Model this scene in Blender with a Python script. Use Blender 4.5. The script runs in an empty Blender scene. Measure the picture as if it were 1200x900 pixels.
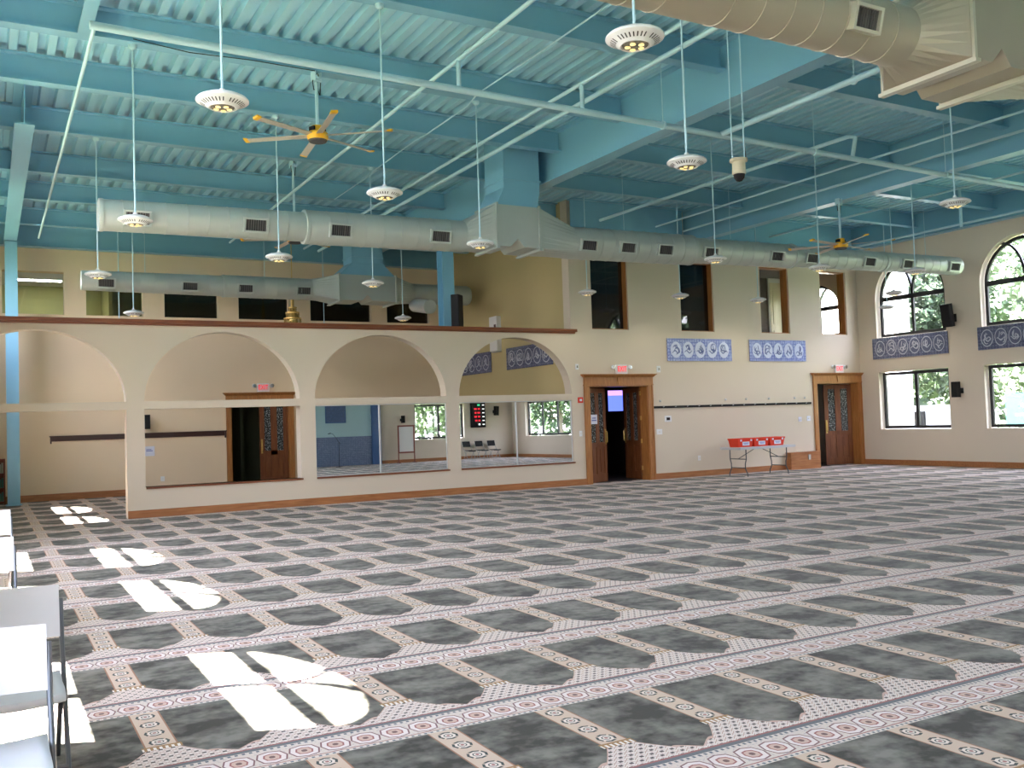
import bpy, bmesh, math, random
from mathutils import Vector, Matrix
from mathutils.geometry import tessellate_polygon
R = math.radians
PI = math.pi
sc = bpy.context.scene
C = sc.collection
random.seed(7)

# ---------------------------------------------------------------- camera
cam_d = bpy.data.cameras.new('camera'); cam = bpy.data.objects.new('camera', cam_d); C.objects.link(cam)
YAW, PITCH, ROLL, FPX = 0.513, 0.039, -0.033, 1096.2
fw = Vector((math.sin(YAW)*math.cos(PITCH), math.cos(YAW)*math.cos(PITCH), math.sin(PITCH)))
rt = Vector((math.cos(YAW), -math.sin(YAW), 0)); up = rt.cross(fw)
r2 = rt*math.cos(ROLL)+up*math.sin(ROLL); u2 = -rt*math.sin(ROLL)+up*math.cos(ROLL)
M = Matrix((r2, u2, -fw)).transposed().to_4x4(); M.translation = Vector((0, 0, 1.65))
cam.matrix_world = M
cam_d.sensor_width = 36; cam_d.lens = 36*FPX/1200; cam_d.clip_start = 0.05; cam_d.clip_end = 400
sc.camera = cam

# ---------------------------------------------------------------- light and exposure
SKY = 7.0
w = bpy.data.worlds.new('world'); sc.world = w; w.use_nodes = True
nt = w.node_tree; bg = nt.nodes['Background']
tc = nt.nodes.new('ShaderNodeTexCoord'); sx = nt.nodes.new('ShaderNodeSeparateXYZ'); rp = nt.nodes.new('ShaderNodeValToRGB')
nt.links.new(tc.outputs['Generated'], sx.inputs[0]); nt.links.new(sx.outputs[2], rp.inputs[0]); nt.links.new(rp.outputs[0], bg.inputs[0])
rp.color_ramp.elements[0].position = 0.0; rp.color_ramp.elements[0].color = (1.0, 0.93, 1.03, 1)
rp.color_ramp.elements[1].position = 0.6; rp.color_ramp.elements[1].color = (0.74, 0.79, 1.08, 1)
bg.inputs[1].default_value = SKY
sd = bpy.data.lights.new('sun', 'SUN'); sd.energy = 80; sd.angle = R(0.5); sd.color = (1, 0.92, 0.88)
so = bpy.data.objects.new('sun', sd); C.objects.link(so)
so.rotation_euler = Vector((0.45, -0.19, -1)).to_track_quat('-Z', 'Y').to_euler(); so.location = (-20, 10, 40)
sc.view_settings.view_transform = 'Standard'; sc.view_settings.look = 'None'
sc.view_settings.gamma = 1; sc.view_settings.use_curve_mapping = False
sc.view_settings.exposure = 1.34
FILL_W = 11.0
cy = sc.cycles
cy.max_bounces = 9; cy.diffuse_bounces = 6; cy.glossy_bounces = 4; cy.transmission_bounces = 4; cy.transparent_max_bounces = 12
cy.sample_clamp_indirect = 6; cy.caustics_reflective = False; cy.caustics_refractive = False
cy.use_denoising = True

# ---------------------------------------------------------------- materials
def pmat(name, col, rough=0.7, metal=0.0, noise=0.0, nscale=3.0, bump=0.0, bscale=40.0, spec=0.4, emit=None, estr=1.0):
    m = bpy.data.materials.new(name); m.use_nodes = True; n = m.node_tree; b = n.nodes['Principled BSDF']
    b.inputs['Roughness'].default_value = rough; b.inputs['Metallic'].default_value = metal
    b.inputs['Specular IOR Level'].default_value = spec
    b.inputs['Base Color'].default_value = (*col, 1)
    if noise:
        t = n.nodes.new('ShaderNodeTexCoord'); t1 = n.nodes.new('ShaderNodeTexNoise'); t1.inputs['Scale'].default_value = nscale; t1.inputs['Detail'].default_value = 5
        mx = n.nodes.new('ShaderNodeMix'); mx.data_type = 'RGBA'
        mx.inputs[6].default_value = (*[c*(1-noise) for c in col], 1); mx.inputs[7].default_value = (*[min(1, c*(1+noise)) for c in col], 1)
        n.links.new(t.outputs['Object'], t1.inputs[0]); n.links.new(t1.outputs[0], mx.inputs[0]); n.links.new(mx.outputs[2], b.inputs['Base Color'])
    if bump:
        t = n.nodes.new('ShaderNodeTexCoord'); t2 = n.nodes.new('ShaderNodeTexNoise'); t2.inputs['Scale'].default_value = bscale
        bp = n.nodes.new('ShaderNodeBump'); bp.inputs['Strength'].default_value = bump; bp.inputs['Distance'].default_value = 0.01
        n.links.new(t.outputs['Object'], t2.inputs[0]); n.links.new(t2.outputs[0], bp.inputs['Height']); n.links.new(bp.outputs[0], b.inputs['Normal'])
    if emit:
        b.inputs['Emission Color'].default_value = (*emit, 1); b.inputs['Emission Strength'].default_value = estr
    return m

def wood(name, c1, c2, rough=0.4, axis=2):
    m = bpy.data.materials.new(name); m.use_nodes = True; n = m.node_tree; b = n.nodes['Principled BSDF']
    t = n.nodes.new('ShaderNodeTexCoord'); mp = n.nodes.new('ShaderNodeMapping'); s = [9, 9, 9]; s[axis] = 0.8; mp.inputs['Scale'].default_value = s
    t1 = n.nodes.new('ShaderNodeTexNoise'); t1.inputs['Scale'].default_value = 3; t1.inputs['Detail'].default_value = 6; t1.inputs['Distortion'].default_value = 0.6
    r = n.nodes.new('ShaderNodeValToRGB'); r.color_ramp.elements[0].position = 0.3; r.color_ramp.elements[1].position = 0.7
    r.color_ramp.elements[0].color = (*c1, 1); r.color_ramp.elements[1].color = (*c2, 1)
    n.links.new(t.outputs['Object'], mp.inputs[0]); n.links.new(mp.outputs[0], t1.inputs[0]); n.links.new(t1.outputs[0], r.inputs[0]); n.links.new(r.outputs[0], b.inputs['Base Color'])
    b.inputs['Roughness'].default_value = rough
    return m

def glass(name, tint=(1, 1, 1), refl=0.06, rough=0.0):
    m = bpy.data.materials.new(name); m.use_nodes = True; n = m.node_tree; n.nodes.clear()
    o = n.nodes.new('ShaderNodeOutputMaterial'); a = n.nodes.new('ShaderNodeBsdfTransparent'); g = n.nodes.new('ShaderNodeBsdfGlossy'); x = n.nodes.new('ShaderNodeMixShader')
    a.inputs[0].default_value = (*tint, 1); g.inputs['Roughness'].default_value = rough; x.inputs[0].default_value = refl
    n.links.new(a.outputs[0], x.inputs[1]); n.links.new(g.outputs[0], x.inputs[2]); n.links.new(x.outputs[0], o.inputs[0])
    return m

class E:
    """tiny expression builder for shader maths"""
    def __init__(s, nt, sock): s.nt = nt; s.s = sock
    def op(s, o, *a):
        n = s.nt.nodes.new('ShaderNodeMath'); n.operation = o
        for i, v in enumerate((s,)+a):
            if isinstance(v, E): s.nt.links.new(v.s, n.inputs[i])
            else: n.inputs[i].default_value = v
        return E(s.nt, n.outputs[0])
    def __add__(s, o): return s.op('ADD', o)
    def __sub__(s, o): return s.op('SUBTRACT', o)
    def __mul__(s, o): return s.op('MULTIPLY', o)
    def __truediv__(s, o): return s.op('DIVIDE', o)
    def lt(s, o): return s.op('LESS_THAN', o)
    def gt(s, o): return s.op('GREATER_THAN', o)
    def abs(s): return s.op('ABSOLUTE')
    def wrap(s, p): return s.op('FLOORED_MODULO', p)
    def sq(s): return s.op('MULTIPLY', s)
    def sqrt(s): return s.op('SQRT')
    def max(s, o): return s.op('MAXIMUM', o)
    def min(s, o): return s.op('MINIMUM', o)
    def between(s, a, b): return s.gt(a) * s.lt(b)
def xyz(m):
    n = m.node_tree; t = n.nodes.new('ShaderNodeTexCoord'); q = n.nodes.new('ShaderNodeSeparateXYZ'); n.links.new(t.outputs['Object'], q.inputs[0])
    return [E(n, q.outputs[i]) for i in range(3)], t
def mixc(n, a, b, f):
    x = n.nodes.new('ShaderNodeMix'); x.data_type = 'RGBA'
    for i, v in ((6, a), (7, b)):
        if isinstance(v, tuple): x.inputs[i].default_value = (*v, 1)
        else: n.links.new(v, x.inputs[i])
    n.links.new(f.s, x.inputs[0])
    return x.outputs[2]
def nnoise(n, t, scale, detail=4, sc3=None):
    x = n.nodes.new('ShaderNodeTexNoise'); x.inputs['Scale'].default_value = scale; x.inputs['Detail'].default_value = detail
    if sc3:
        mp = n.nodes.new('ShaderNodeMapping'); mp.inputs['Scale'].default_value = sc3; n.links.new(t.outputs['Object'], mp.inputs[0]); n.links.new(mp.outputs[0], x.inputs[0])
    else: n.links.new(t.outputs['Object'], x.inputs[0])
    return E(n, x.outputs[0])

def carpet_mat():
    m = bpy.data.materials.new('prayer_carpet'); m.use_nodes = True; n = m.node_tree; b = n.nodes['Principled BSDF']
    (X, Y, Z), t = xyz(m)
    PX, PY = 0.66, 1.313
    wob = nnoise(n, t, 9, 2)
    u = (X - (2.11 - PX/2)).wrap(PX) - PX/2          # 0 at the strip between two niches
    cell = (X - 2.11).wrap(PX) - PX/2                # 0 at the niche's middle
    au = u.abs(); ac = cell.abs()
    tt = (Y*-1.0 + 4.64).wrap(PY)                    # 0 at the far end of a row, grows towards the camera
    # niche green, mottled by the lay of the pile
    mott = (nnoise(n, t, 2.6, 9, (1.0, 1.5, 1)) + nnoise(n, t, 14, 6)*0.45)/1.45
    rg = n.nodes.new('ShaderNodeValToRGB'); n.links.new(mott.s, rg.inputs[0])
    rg.color_ramp.elements[0].position = 0.42; rg.color_ramp.elements[1].position = 0.61
    rg.color_ramp.elements[0].color = (0.036, 0.034, 0.026, 1); rg.color_ramp.elements[1].color = (0.19, 0.18, 0.15, 1)
    col = rg.outputs[0]
    cream = (0.54, 0.41, 0.31); white = (0.60, 0.515, 0.44); brown = (0.30, 0.15, 0.09); dark = (0.045, 0.055, 0.05); red = (0.30, 0.11, 0.10)
    # strip
    strip = au.lt(0.085) * tt.lt(0.70)
    sx = u; sy = (tt).wrap(0.168) - 0.084
    d1 = (sx.abs()*1.0).max(sy.abs()*0.9) + (sx.abs() + sy.abs())*0.55
    scol = mixc(n, cream, dark, d1.between(0.064, 0.086) * ((sx.abs() - sy.abs()*0.9).abs().gt(0.008)))
    scol = mixc(n, scol, (0.66, 0.58, 0.50), d1.lt(0.062))
    scol = mixc(n, scol, dark, d1.between(0.030, 0.040))
    scol = mixc(n, scol, red, d1.lt(0.016))
    scol = mixc(n, scol, brown, au.gt(0.076))
    col = mixc(n, col, scol, strip)
    # capital of the strip
    cap = tt.between(0.655, 0.715) * au.lt(0.10)
    ccol = mixc(n, (0.30, 0.17, 0.07), (0.72, 0.66, 0.58), (u + tt*0.0).wrap(0.03).gt(0.015) * tt.gt(0.675))
    # spandrel with its dots: outside of the scalloped arch
    ang = (ac*34.0 + tt*20.0).op('SINE').abs()*0.045
    arch = (ac/0.285).op('POWER', 1.35) + ((tt - 0.655).max(0.0)/0.31).op('POWER', 1.25) + ang*2.6      # ~1 on the arch
    span = arch.gt(1.0) * tt.gt(0.66) * tt.lt(1.0)
    dx = (X - (tt*12.0).op('FLOOR')*0.0).wrap(0.062); row = (tt/0.044).op('FLOOR').wrap(2.0)
    dx = (X + row*0.031).wrap(0.062) - 0.031; dy = tt.wrap(0.044) - 0.022
    dot = dx.abs().lt(0.011) * dy.abs().lt(0.010)
    dcol = mixc(n, (0.66, 0.58, 0.51), (0.08, 0.06, 0.055), dot)
    lat = ((dx.abs() + dy.abs()).between(0.026, 0.033))
    dcol = mixc(n, dcol, (0.42, 0.28, 0.23), lat)
    dcol = mixc(n, dcol, (0.50, 0.33, 0.26), arch.lt(1.05))
    col = mixc(n, col, dcol, span)
    col = mixc(n, col, ccol, cap)
    # red line, grey line and the broad medallion band
    col = mixc(n, col, red, tt.between(0.985, 1.0))
    col = mixc(n, col, (0.13, 0.135, 0.14), tt.between(1.0, 1.035))
    band = tt.gt(1.035)
    bx = (X).wrap(0.165) - 0.0825; by = tt - 1.175
    o1 = (bx.abs()*1.05).max(by.abs()*0.9) + (bx.abs() + by.abs())*0.45
    bcol = mixc(n, white, (0.20, 0.10, 0.10), o1.between(0.108, 0.122))
    bcol = mixc(n, bcol, (0.68, 0.60, 0.56), o1.lt(0.108))
    bcol = mixc(n, bcol, red, o1.between(0.056, 0.070))
    bcol = mixc(n, bcol, (0.55, 0.38, 0.30), o1.lt(0.056))
    bcol = mixc(n, bcol, (0.16, 0.09, 0.08), o1.lt(0.024))
    bcol = mixc(n, bcol, (0.36, 0.33, 0.33), nnoise(n, t, 60, 2).gt(0.60)*o1.gt(0.125)*0.7)
    dash = X.wrap(0.036).lt(0.016)
    edge = tt.between(1.04, 1.062)
    edge2 = tt.between(1.289, 1.306)
    bcol = mixc(n, bcol, (0.12, 0.13, 0.15), (edge.max(edge2)) * dash)
    bcol = mixc(n, bcol, red, tt.between(1.270, 1.279))
    col = mixc(n, col, bcol, band)
    n.links.new(col, b.inputs['Base Color'])
    b.inputs['Roughness'].default_value = 0.95; b.inputs['Specular IOR Level'].default_value = 0.15
    b.inputs['Sheen Weight'].default_value = 0.12; b.inputs['Sheen Roughness'].default_value = 0.4
    bn = nnoise(n, t, 260, 2); bp = n.nodes.new('ShaderNodeBump'); bp.inputs['Strength'].default_value = 0.3; bp.inputs['Distance'].default_value = 0.004
    n.links.new(bn.s, bp.inputs['Height']); n.links.new(bp.outputs[0], b.inputs['Normal'])
    return m

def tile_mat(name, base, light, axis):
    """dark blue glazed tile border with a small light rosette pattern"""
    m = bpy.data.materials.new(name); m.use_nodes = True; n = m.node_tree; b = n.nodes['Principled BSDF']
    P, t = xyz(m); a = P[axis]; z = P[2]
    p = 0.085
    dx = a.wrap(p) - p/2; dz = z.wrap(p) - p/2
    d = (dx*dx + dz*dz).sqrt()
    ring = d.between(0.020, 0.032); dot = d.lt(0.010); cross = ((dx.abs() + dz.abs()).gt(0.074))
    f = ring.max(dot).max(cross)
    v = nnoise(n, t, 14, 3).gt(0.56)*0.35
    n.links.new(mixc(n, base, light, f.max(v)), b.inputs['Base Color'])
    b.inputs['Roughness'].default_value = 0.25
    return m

def leaded_mat():
    m = bpy.data.materials.new('leaded_glass'); m.use_nodes = True; n = m.node_tree; b = n.nodes['Principled BSDF']
    P, t = xyz(m)
    v = n.nodes.new('ShaderNodeTexVoronoi'); v.inputs['Scale'].default_value = 22; v.feature = 'DISTANCE_TO_EDGE'; n.links.new(t.outputs['Object'], v.inputs[0])
    d = E(n, v.outputs[0])
    v2 = nnoise(n, t, 30, 3).gt(0.55)
    n.links.new(mixc(n, mixc(n, (0.05, 0.06, 0.06), (0.34, 0.38, 0.38), v2), (0.02, 0.02, 0.02), d.lt(0.06)), b.inputs['Base Color'])
    b.inputs['Roughness'].default_value = 0.15
    return m

MT = {}
def mk():
    T = MT
    T['wall'] = pmat('cream_wall_paint', (0.68, 0.59, 0.475), 0.85, noise=0.03, nscale=0.8, bump=0.05)
    T['wall_back'] = pmat('warm_wall_paint', (0.80, 0.65, 0.46), 0.85, noise=0.04, nscale=0.8)
    T['wall_side'] = pmat('ochre_wall_paint', (0.52, 0.42, 0.21), 0.85, noise=0.06, nscale=0.7)
    T['blue'] = pmat('teal_steel_paint', (0.22, 0.47, 0.64), 0.33, noise=0.03, nscale=1.5)
    T['deck'] = pmat('teal_deck_paint', (0.39, 0.67, 0.81), 0.3, noise=0.03, nscale=1.5)
    T['pipe'] = pmat('teal_pipe_paint', (0.50, 0.72, 0.82), 0.35)
    T['duct'] = pmat('painted_duct_metal', (0.47, 0.52, 0.50), 0.38, metal=0.25, noise=0.05, nscale=2)
    T['duct_b'] = pmat('beige_duct_metal', (0.44, 0.40, 0.32), 0.38, metal=0.25, noise=0.05, nscale=2)
    T['flange'] = pmat('duct_flange_metal', (0.62, 0.60, 0.50), 0.4, metal=0.2)
    T['dark'] = pmat('dark_grille', (0.045, 0.045, 0.05), 0.6)
    T['louver'] = pmat('dark_louver_metal', (0.14, 0.14, 0.14), 0.5)
    T['greymetal'] = pmat('grey_vent_metal', (0.45, 0.46, 0.44), 0.5)
    T['woodtrim'] = wood('oak_trim', (0.31, 0.12, 0.03), (0.46, 0.20, 0.06), 0.4)
    T['woodbase'] = wood('oak_baseboard', (0.30, 0.11, 0.035), (0.45, 0.19, 0.07), 0.4, 0)
    T['wooddoor'] = wood('cherry_door', (0.13, 0.035, 0.008), (0.21, 0.07, 0.018), 0.55)
    T['caprail'] = wood('mahogany_cap', (0.16, 0.045, 0.018), (0.25, 0.08, 0.03), 0.35, 0)
    T['darkwood'] = wood('dark_rail_wood', (0.035, 0.012, 0.010), (0.07, 0.025, 0.018), 0.4, 0)
    T['white'] = pmat('white_plastic', (0.80, 0.81, 0.82), 0.35)
    T['offwhite'] = pmat('offwhite_paint', (0.78, 0.76, 0.72), 0.5)
    T['chair'] = pmat('chair_plastic', (0.62, 0.64, 0.66), 0.45, noise=0.03)
    T['chairleg'] = pmat('grey_chair_steel', (0.10, 0.11, 0.12), 0.4, metal=0.5)
    T['black'] = pmat('black_plastic', (0.012, 0.012, 0.013), 0.6, spec=0.2)
    T['blackmetal'] = pmat('black_window_metal', (0.02, 0.02, 0.022), 0.4)
    T['yellow'] = pmat('yellow_enamel', (0.85, 0.45, 0.02), 0.35)
    T['blade'] = pmat('grey_blade_aluminium', (0.52, 0.47, 0.42), 0.4, metal=0.3)
    T['brass'] = pmat('brass', (0.75, 0.52, 0.18), 0.3, metal=0.8)
    T['gold'] = pmat('gold_crystal', (0.75, 0.58, 0.22), 0.2, metal=0.6)
    T['red'] = pmat('red_plastic', (0.75, 0.05, 0.02), 0.4)
    T['redled'] = pmat('red_lit_letters', (0.8, 0.01, 0.03), 0.5, emit=(1, 0.02, 0.05), estr=0.35)
    T['whiteled'] = pmat('white_lit_segments', (0.8, 0.8, 0.8), 0.5, emit=(1, 1, 1), estr=0.6)
    T['greenled'] = pmat('green_lit_segments', (0.05, 0.5, 0.2), 0.5, emit=(0.05, 0.7, 0.3), estr=0.5)
    T['screen'] = pmat('lit_screen', (0.1, 0.15, 0.6), 0.3, emit=(0.12, 0.18, 0.95), estr=0.8)
    T['screen2'] = pmat('lit_screen_banner', (0.3, 0.15, 0.6), 0.3, emit=(0.55, 0.3, 0.95), estr=0.8)
    T['paper'] = pmat('white_paper', (0.72, 0.74, 0.85), 0.7)
    T['ink'] = pmat('blue_ink', (0.12, 0.15, 0.45), 0.7)
    T['mirror'] = pmat('mirror_silver', (0.82, 0.84, 0.83), 0.0, metal=1.0)
    T['alu'] = pmat('aluminium', (0.62, 0.63, 0.63), 0.35, metal=0.4)
    T['chrome'] = pmat('chrome', (0.7, 0.7, 0.7), 0.15, metal=1)
    T['glass'] = glass('window_glass', (0.97, 0.99, 0.98), 0.05)
    T['tinted'] = glass('tinted_glass', (0.35, 0.36, 0.38), 0.06)
    T['leaded'] = leaded_mat()
    T['carpet'] = carpet_mat()
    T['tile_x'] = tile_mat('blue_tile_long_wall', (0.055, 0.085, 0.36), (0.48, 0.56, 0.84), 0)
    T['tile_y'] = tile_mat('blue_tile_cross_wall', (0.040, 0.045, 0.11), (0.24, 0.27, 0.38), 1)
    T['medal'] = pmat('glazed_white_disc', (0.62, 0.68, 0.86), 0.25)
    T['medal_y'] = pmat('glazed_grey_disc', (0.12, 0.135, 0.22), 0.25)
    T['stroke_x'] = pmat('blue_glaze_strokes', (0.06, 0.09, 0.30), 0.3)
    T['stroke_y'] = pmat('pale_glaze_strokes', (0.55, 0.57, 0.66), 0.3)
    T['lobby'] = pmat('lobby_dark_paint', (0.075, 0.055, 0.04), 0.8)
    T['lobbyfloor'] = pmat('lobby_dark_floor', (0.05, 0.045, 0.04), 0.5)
    T['olive'] = pmat('olive_room_paint', (0.42, 0.42, 0.16), 0.85)
    T['roomwhite'] = pmat('room_ceiling_white', (0.75, 0.72, 0.72), 0.8)
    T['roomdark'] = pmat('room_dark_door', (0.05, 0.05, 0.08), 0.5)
    T['table'] = pmat('grey_table_top', (0.55, 0.57, 0.60), 0.5)
    T['palewall'] = pmat('pale_cyan_paint', (0.42, 0.60, 0.62), 0.8)
    T['bluedado'] = tile_mat('blue_tile_dado', (0.08, 0.12, 0.22), (0.22, 0.28, 0.40), 0)
    T['bluecol'] = pmat('blue_column_paint', (0.05, 0.12, 0.28), 0.5)
    T['bluepanel'] = pmat('blue_hanging_panel', (0.08, 0.12, 0.24), 0.6, noise=0.4, nscale=14)
    T['redbrown'] = wood('red_brown_frame', (0.20, 0.05, 0.03), (0.28, 0.08, 0.05), 0.4)
    T['grass'] = pmat('lawn_grass', (0.07, 0.09, 0.05), 0.9, noise=0.3, nscale=2)
    T['leaf'] = pmat('tree_leaf', (0.055, 0.090, 0.045), 0.7, noise=0.45, nscale=1.3)
    T['leaf2'] = pmat('tree_leaf_pale', (0.085, 0.125, 0.065), 0.7, noise=0.45, nscale=1.3)
    T['bark'] = pmat('tree_bark', (0.12, 0.10, 0.08), 0.9, noise=0.3)
    T['render'] = pmat('white_render', (0.75, 0.74, 0.72), 0.8)
    T['teal'] = pmat('teal_sign_board', (0.02, 0.13, 0.125), 0.5)
    T['lens'] = pmat('lamp_lens', (0.25, 0.24, 0.20), 0.15, metal=0.5)
    T['bulb'] = pmat('warm_bulb', (0.75, 0.6, 0.25), 0.3, emit=(1, 0.75, 0.35), estr=0.35)
    T['book'] = pmat('pale_books', (0.55, 0.52, 0.42), 0.7)
    T['bookg'] = pmat('green_books', (0.12, 0.25, 0.20), 0.7)
    T['asphalt'] = pmat('pale_concrete', (0.40, 0.40, 0.39), 0.9)
mk()

# ---------------------------------------------------------------- mesh helpers
class MB:
    def __init__(s): s.v = []; s.f = []
    def add(s, vs, fs):
        k = len(s.v); s.v += [tuple(p) for p in vs]; s.f += [tuple(i+k for i in f) for f in fs]; return s
    def box(s, x0, y0, z0, x1, y1, z1):
        return s.add([(x0,y0,z0),(x1,y0,z0),(x1,y1,z0),(x0,y1,z0),(x0,y0,z1),(x1,y0,z1),(x1,y1,z1),(x0,y1,z1)],
                     [(0,3,2,1),(4,5,6,7),(0,1,5,4),(1,2,6,5),(2,3,7,6),(3,0,4,7)])
    def hexa(s, b, t):  # bottom 4 and top 4 points
        return s.add(list(b)+list(t), [(0,3,2,1),(4,5,6,7),(0,1,5,4),(1,2,6,5),(2,3,7,6),(3,0,4,7)])
    def cyl(s, p, q, r, r1=None, n=12, caps=True):
        p = Vector(p); q = Vector(q); r1 = r if r1 is None else r1
        d = (q-p).normalized(); a = d.orthogonal().normalized(); b = d.cross(a)
        vs = []
        for c, rr in ((p, r), (q, r1)):
            for i in range(n):
                t = 2*PI*i/n; vs.append(c + (a*math.cos(t)+b*math.sin(t))*rr)
        fs = [(i, (i+1)%n, n+(i+1)%n, n+i) for i in range(n)]
        if caps: fs += [tuple(range(n-1, -1, -1)), tuple(range(n, 2*n))]
        return s.add(vs, fs)
    def tube(s, pts, r, n=8):
        pts = [Vector(p) for p in pts]; k = len(pts); rings = []
        ref = None
        for i, p in enumerate(pts):
            d = (pts[min(i+1, k-1)] - pts[max(i-1, 0)]).normalized()
            if ref is None: ref = d.orthogonal().normalized()
            a = (ref - d*ref.dot(d)); a = a.normalized() if a.length > 1e-6 else d.orthogonal().normalized(); ref = a; b = d.cross(a)
            rings.append([p + (a*math.cos(2*PI*j/n)+b*math.sin(2*PI*j/n))*r for j in range(n)])
        vs = [v for q in rings for v in q]; fs = []
        for i in range(k-1):
            for j in range(n): fs.append((i*n+j, i*n+(j+1)%n, (i+1)*n+(j+1)%n, (i+1)*n+j))
        fs += [tuple(range(n-1, -1, -1)), tuple(range((k-1)*n, k*n))]
        return s.add(vs, fs)
    def lathe(s, prof, c=(0,0,0), n=32, axis='z'):
        vs = []; k = len(prof)
        for r, h in prof:
            for j in range(n):
                t = 2*PI*j/n; x, y = r*math.cos(t), r*math.sin(t)
                vs.append({'z': (c[0]+x, c[1]+y, c[2]+h), 'x': (c[0]+h, c[1]+x, c[2]+y), 'y': (c[0]+y, c[1]+h, c[2]+x)}[axis])
        fs = []
        for i in range(k-1):
            for j in range(n): fs.append((i*n+j, i*n+(j+1)%n, (i+1)*n+(j+1)%n, (i+1)*n+j))
        if prof[0][0] > 1e-5: fs.append(tuple(range(n-1, -1, -1)))
        if prof[-1][0] > 1e-5: fs.append(tuple(range((k-1)*n, k*n)))
        return s.add(vs, fs)
    def slab(s, outer, holes, fn, t0, t1):
        """flat polygon with holes, given thickness; fn(u, v, t) -> xyz"""
        loops = [outer]+holes
        tris = tessellate_polygon([[Vector((a, b, 0)) for a, b in l] for l in loops])
        flat = [p for l in loops for p in l]; n = len(flat)
        vs = [fn(a, b, t0) for a, b in flat]+[fn(a, b, t1) for a, b in flat]
        fs = [tuple(t) for t in tris]+[(t[2]+n, t[1]+n, t[0]+n) for t in tris]
        k = 0
        for l in loops:
            m = len(l)
            for i in range(m): fs.append((k+i, k+(i+1)%m, n+k+(i+1)%m, n+k+i))
            k += m
        return s.add(vs, fs)
    def build(s, name, mat, parent=None, smooth=False, loc=None):
        me = bpy.data.meshes.new(name); me.from_pydata(s.v, [], s.f); me.materials.append(MT[mat] if isinstance(mat, str) else mat)
        bm = bmesh.new(); bm.from_mesh(me); bmesh.ops.recalc_face_normals(bm, faces=bm.faces)
        if smooth:
            for f in bm.faces: f.smooth = True
            for e in bm.edges:
                if len(e.link_faces) == 2 and e.calc_face_angle(0) > R(38): e.smooth = False
        bm.to_mesh(me); bm.free()
        o = bpy.data.objects.new(name, me); C.objects.link(o)
        if parent: o.parent = parent
        if loc: o.location = loc
        return o
def tag(o, label=None, cat=None, group=None, kind=None):
    if label: o['label'] = label
    if cat: o['category'] = cat
    if group: o['group'] = group
    if kind: o['kind'] = kind
    return o
def empty(name, loc=(0,0,0), rz=0):
    o = bpy.data.objects.new(name, None); C.objects.link(o); o.location = loc; o.rotation_euler = (0, 0, rz); o.empty_display_size = 0.2
    return o
def thing(name, label, cat, loc=(0,0,0), group=None, rz=0):
    return tag(empty(name, loc, rz), label, cat, group)
def struct(o, label): return tag(o, label, None, 'roof joists and girders' if o.name.startswith(('ceiling_joist', 'ceiling_girder')) else None, 'structure')
def copy_tree(o, parent=None):
    c = o.copy(); C.objects.link(c)
    if parent: c.parent = parent
    for ch in list(o.children): copy_tree(ch, c)
    return c
def rect(a0, b0, a1, b1): return [(a0, b0), (a1, b0), (a1, b1), (a0, b1)]
def archp(a0, a1, b0, bs, bt, n=28):
    c = (a0+a1)/2; h = (a1-a0)/2
    return [(a0, b0), (a1, b0)] + [(c+h*math.cos(PI*i/n), bs+(bt-bs)*math.sin(PI*i/n)) for i in range(n+1)]
fX = lambda u, v, t: (u, t, v)      # a wall along X
fY = lambda u, v, t: (t, u, v)      # a wall along Y

YA, YB, XF, XL, YQ, XS = 19.41, 26.6, 23.0, -0.45, -2.0, 12.65
ZD = 7.12

# ---------------------------------------------------------------- floor and walls
struct(MB().box(-0.75, -2.3, -0.12, 23.3, 26.9, 0).build('floor', 'carpet'), 'patterned green and cream prayer carpet covering the hall floor')

AX = [(-0.723, 2.365), (2.694, 5.782), (6.110, 9.198), (9.527, 12.615)]
ZB, ZT, ZS, ZP = 0.585, 2.108, 2.258, 3.64
holes = [archp(a, b, ZS, ZS+0.001, ZP) for a, b in AX]
holes = [[p for i, p in enumerate(h) if i not in (0, 1)] for h in holes]
holes += [rect(a, ZB, b, ZT) for a, b in AX[1:]]
struct(MB().slab([(2.365, 0), (XS, 0), (XS, 3.75), (-0.75, 3.75), (-0.75, ZT), (2.365, ZT)], holes, fX, YA, YA+0.3).build('wall_partition', 'wall'),
       'cream low partition wall with four arches')
UPW = [(13.3, 14.44), (16.17, 17.32), (19.05, 20.16), (21.44, 22.52)]
D1 = (13.13, 14.95); D2 = (21.12, 22.86)
struct(MB().slab([(XS, 0), (D1[0], 0), (D1[0], 2.45), (D1[1], 2.45), (D1[1], 0), (D2[0], 0), (D2[0], 2.45), (D2[1], 2.45), (D2[1], 0), (23.0, 0), (23.0, ZD), (XS, ZD)],
                 [rect(a, 3.88, b, 5.76) for a, b in UPW], fX, YA, YA+0.3).build('wall_entrance', 'wall'), 'cream wall with two oak doorways and four tall upper windows')
struct(MB().box(XS, YA+0.3, 0, XS+0.3, 26.9, ZD).build('wall_side', 'wall_side'), 'ochre side wall behind the partition with blue tile panels')
BW = [(0.38, 1.79), (2.31, 3.71), (4.25, 5.66), (6.23, 7.65), (8.30, 10.18), (10.69, 12.10)]
BD = (5.95, 7.60)
struct(MB().slab([(-0.75, 0), (BD[0], 0), (BD[0], 2.47), (BD[1], 2.47), (BD[1], 0), (XS, 0), (XS, ZD), (-0.75, ZD)],
                 [rect(a, 4.76, b, 5.86) for a, b in BW], fX, YB, YB+0.3).build('wall_back', 'wall_back'), 'warm cream back wall behind the arched partition')
FU = [(16.45, 18.75), (13.1, 15.4), (9.75, 12.05), (6.4, 8.7)]
FL = FU + [(-0.7, 3.4)]
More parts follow.
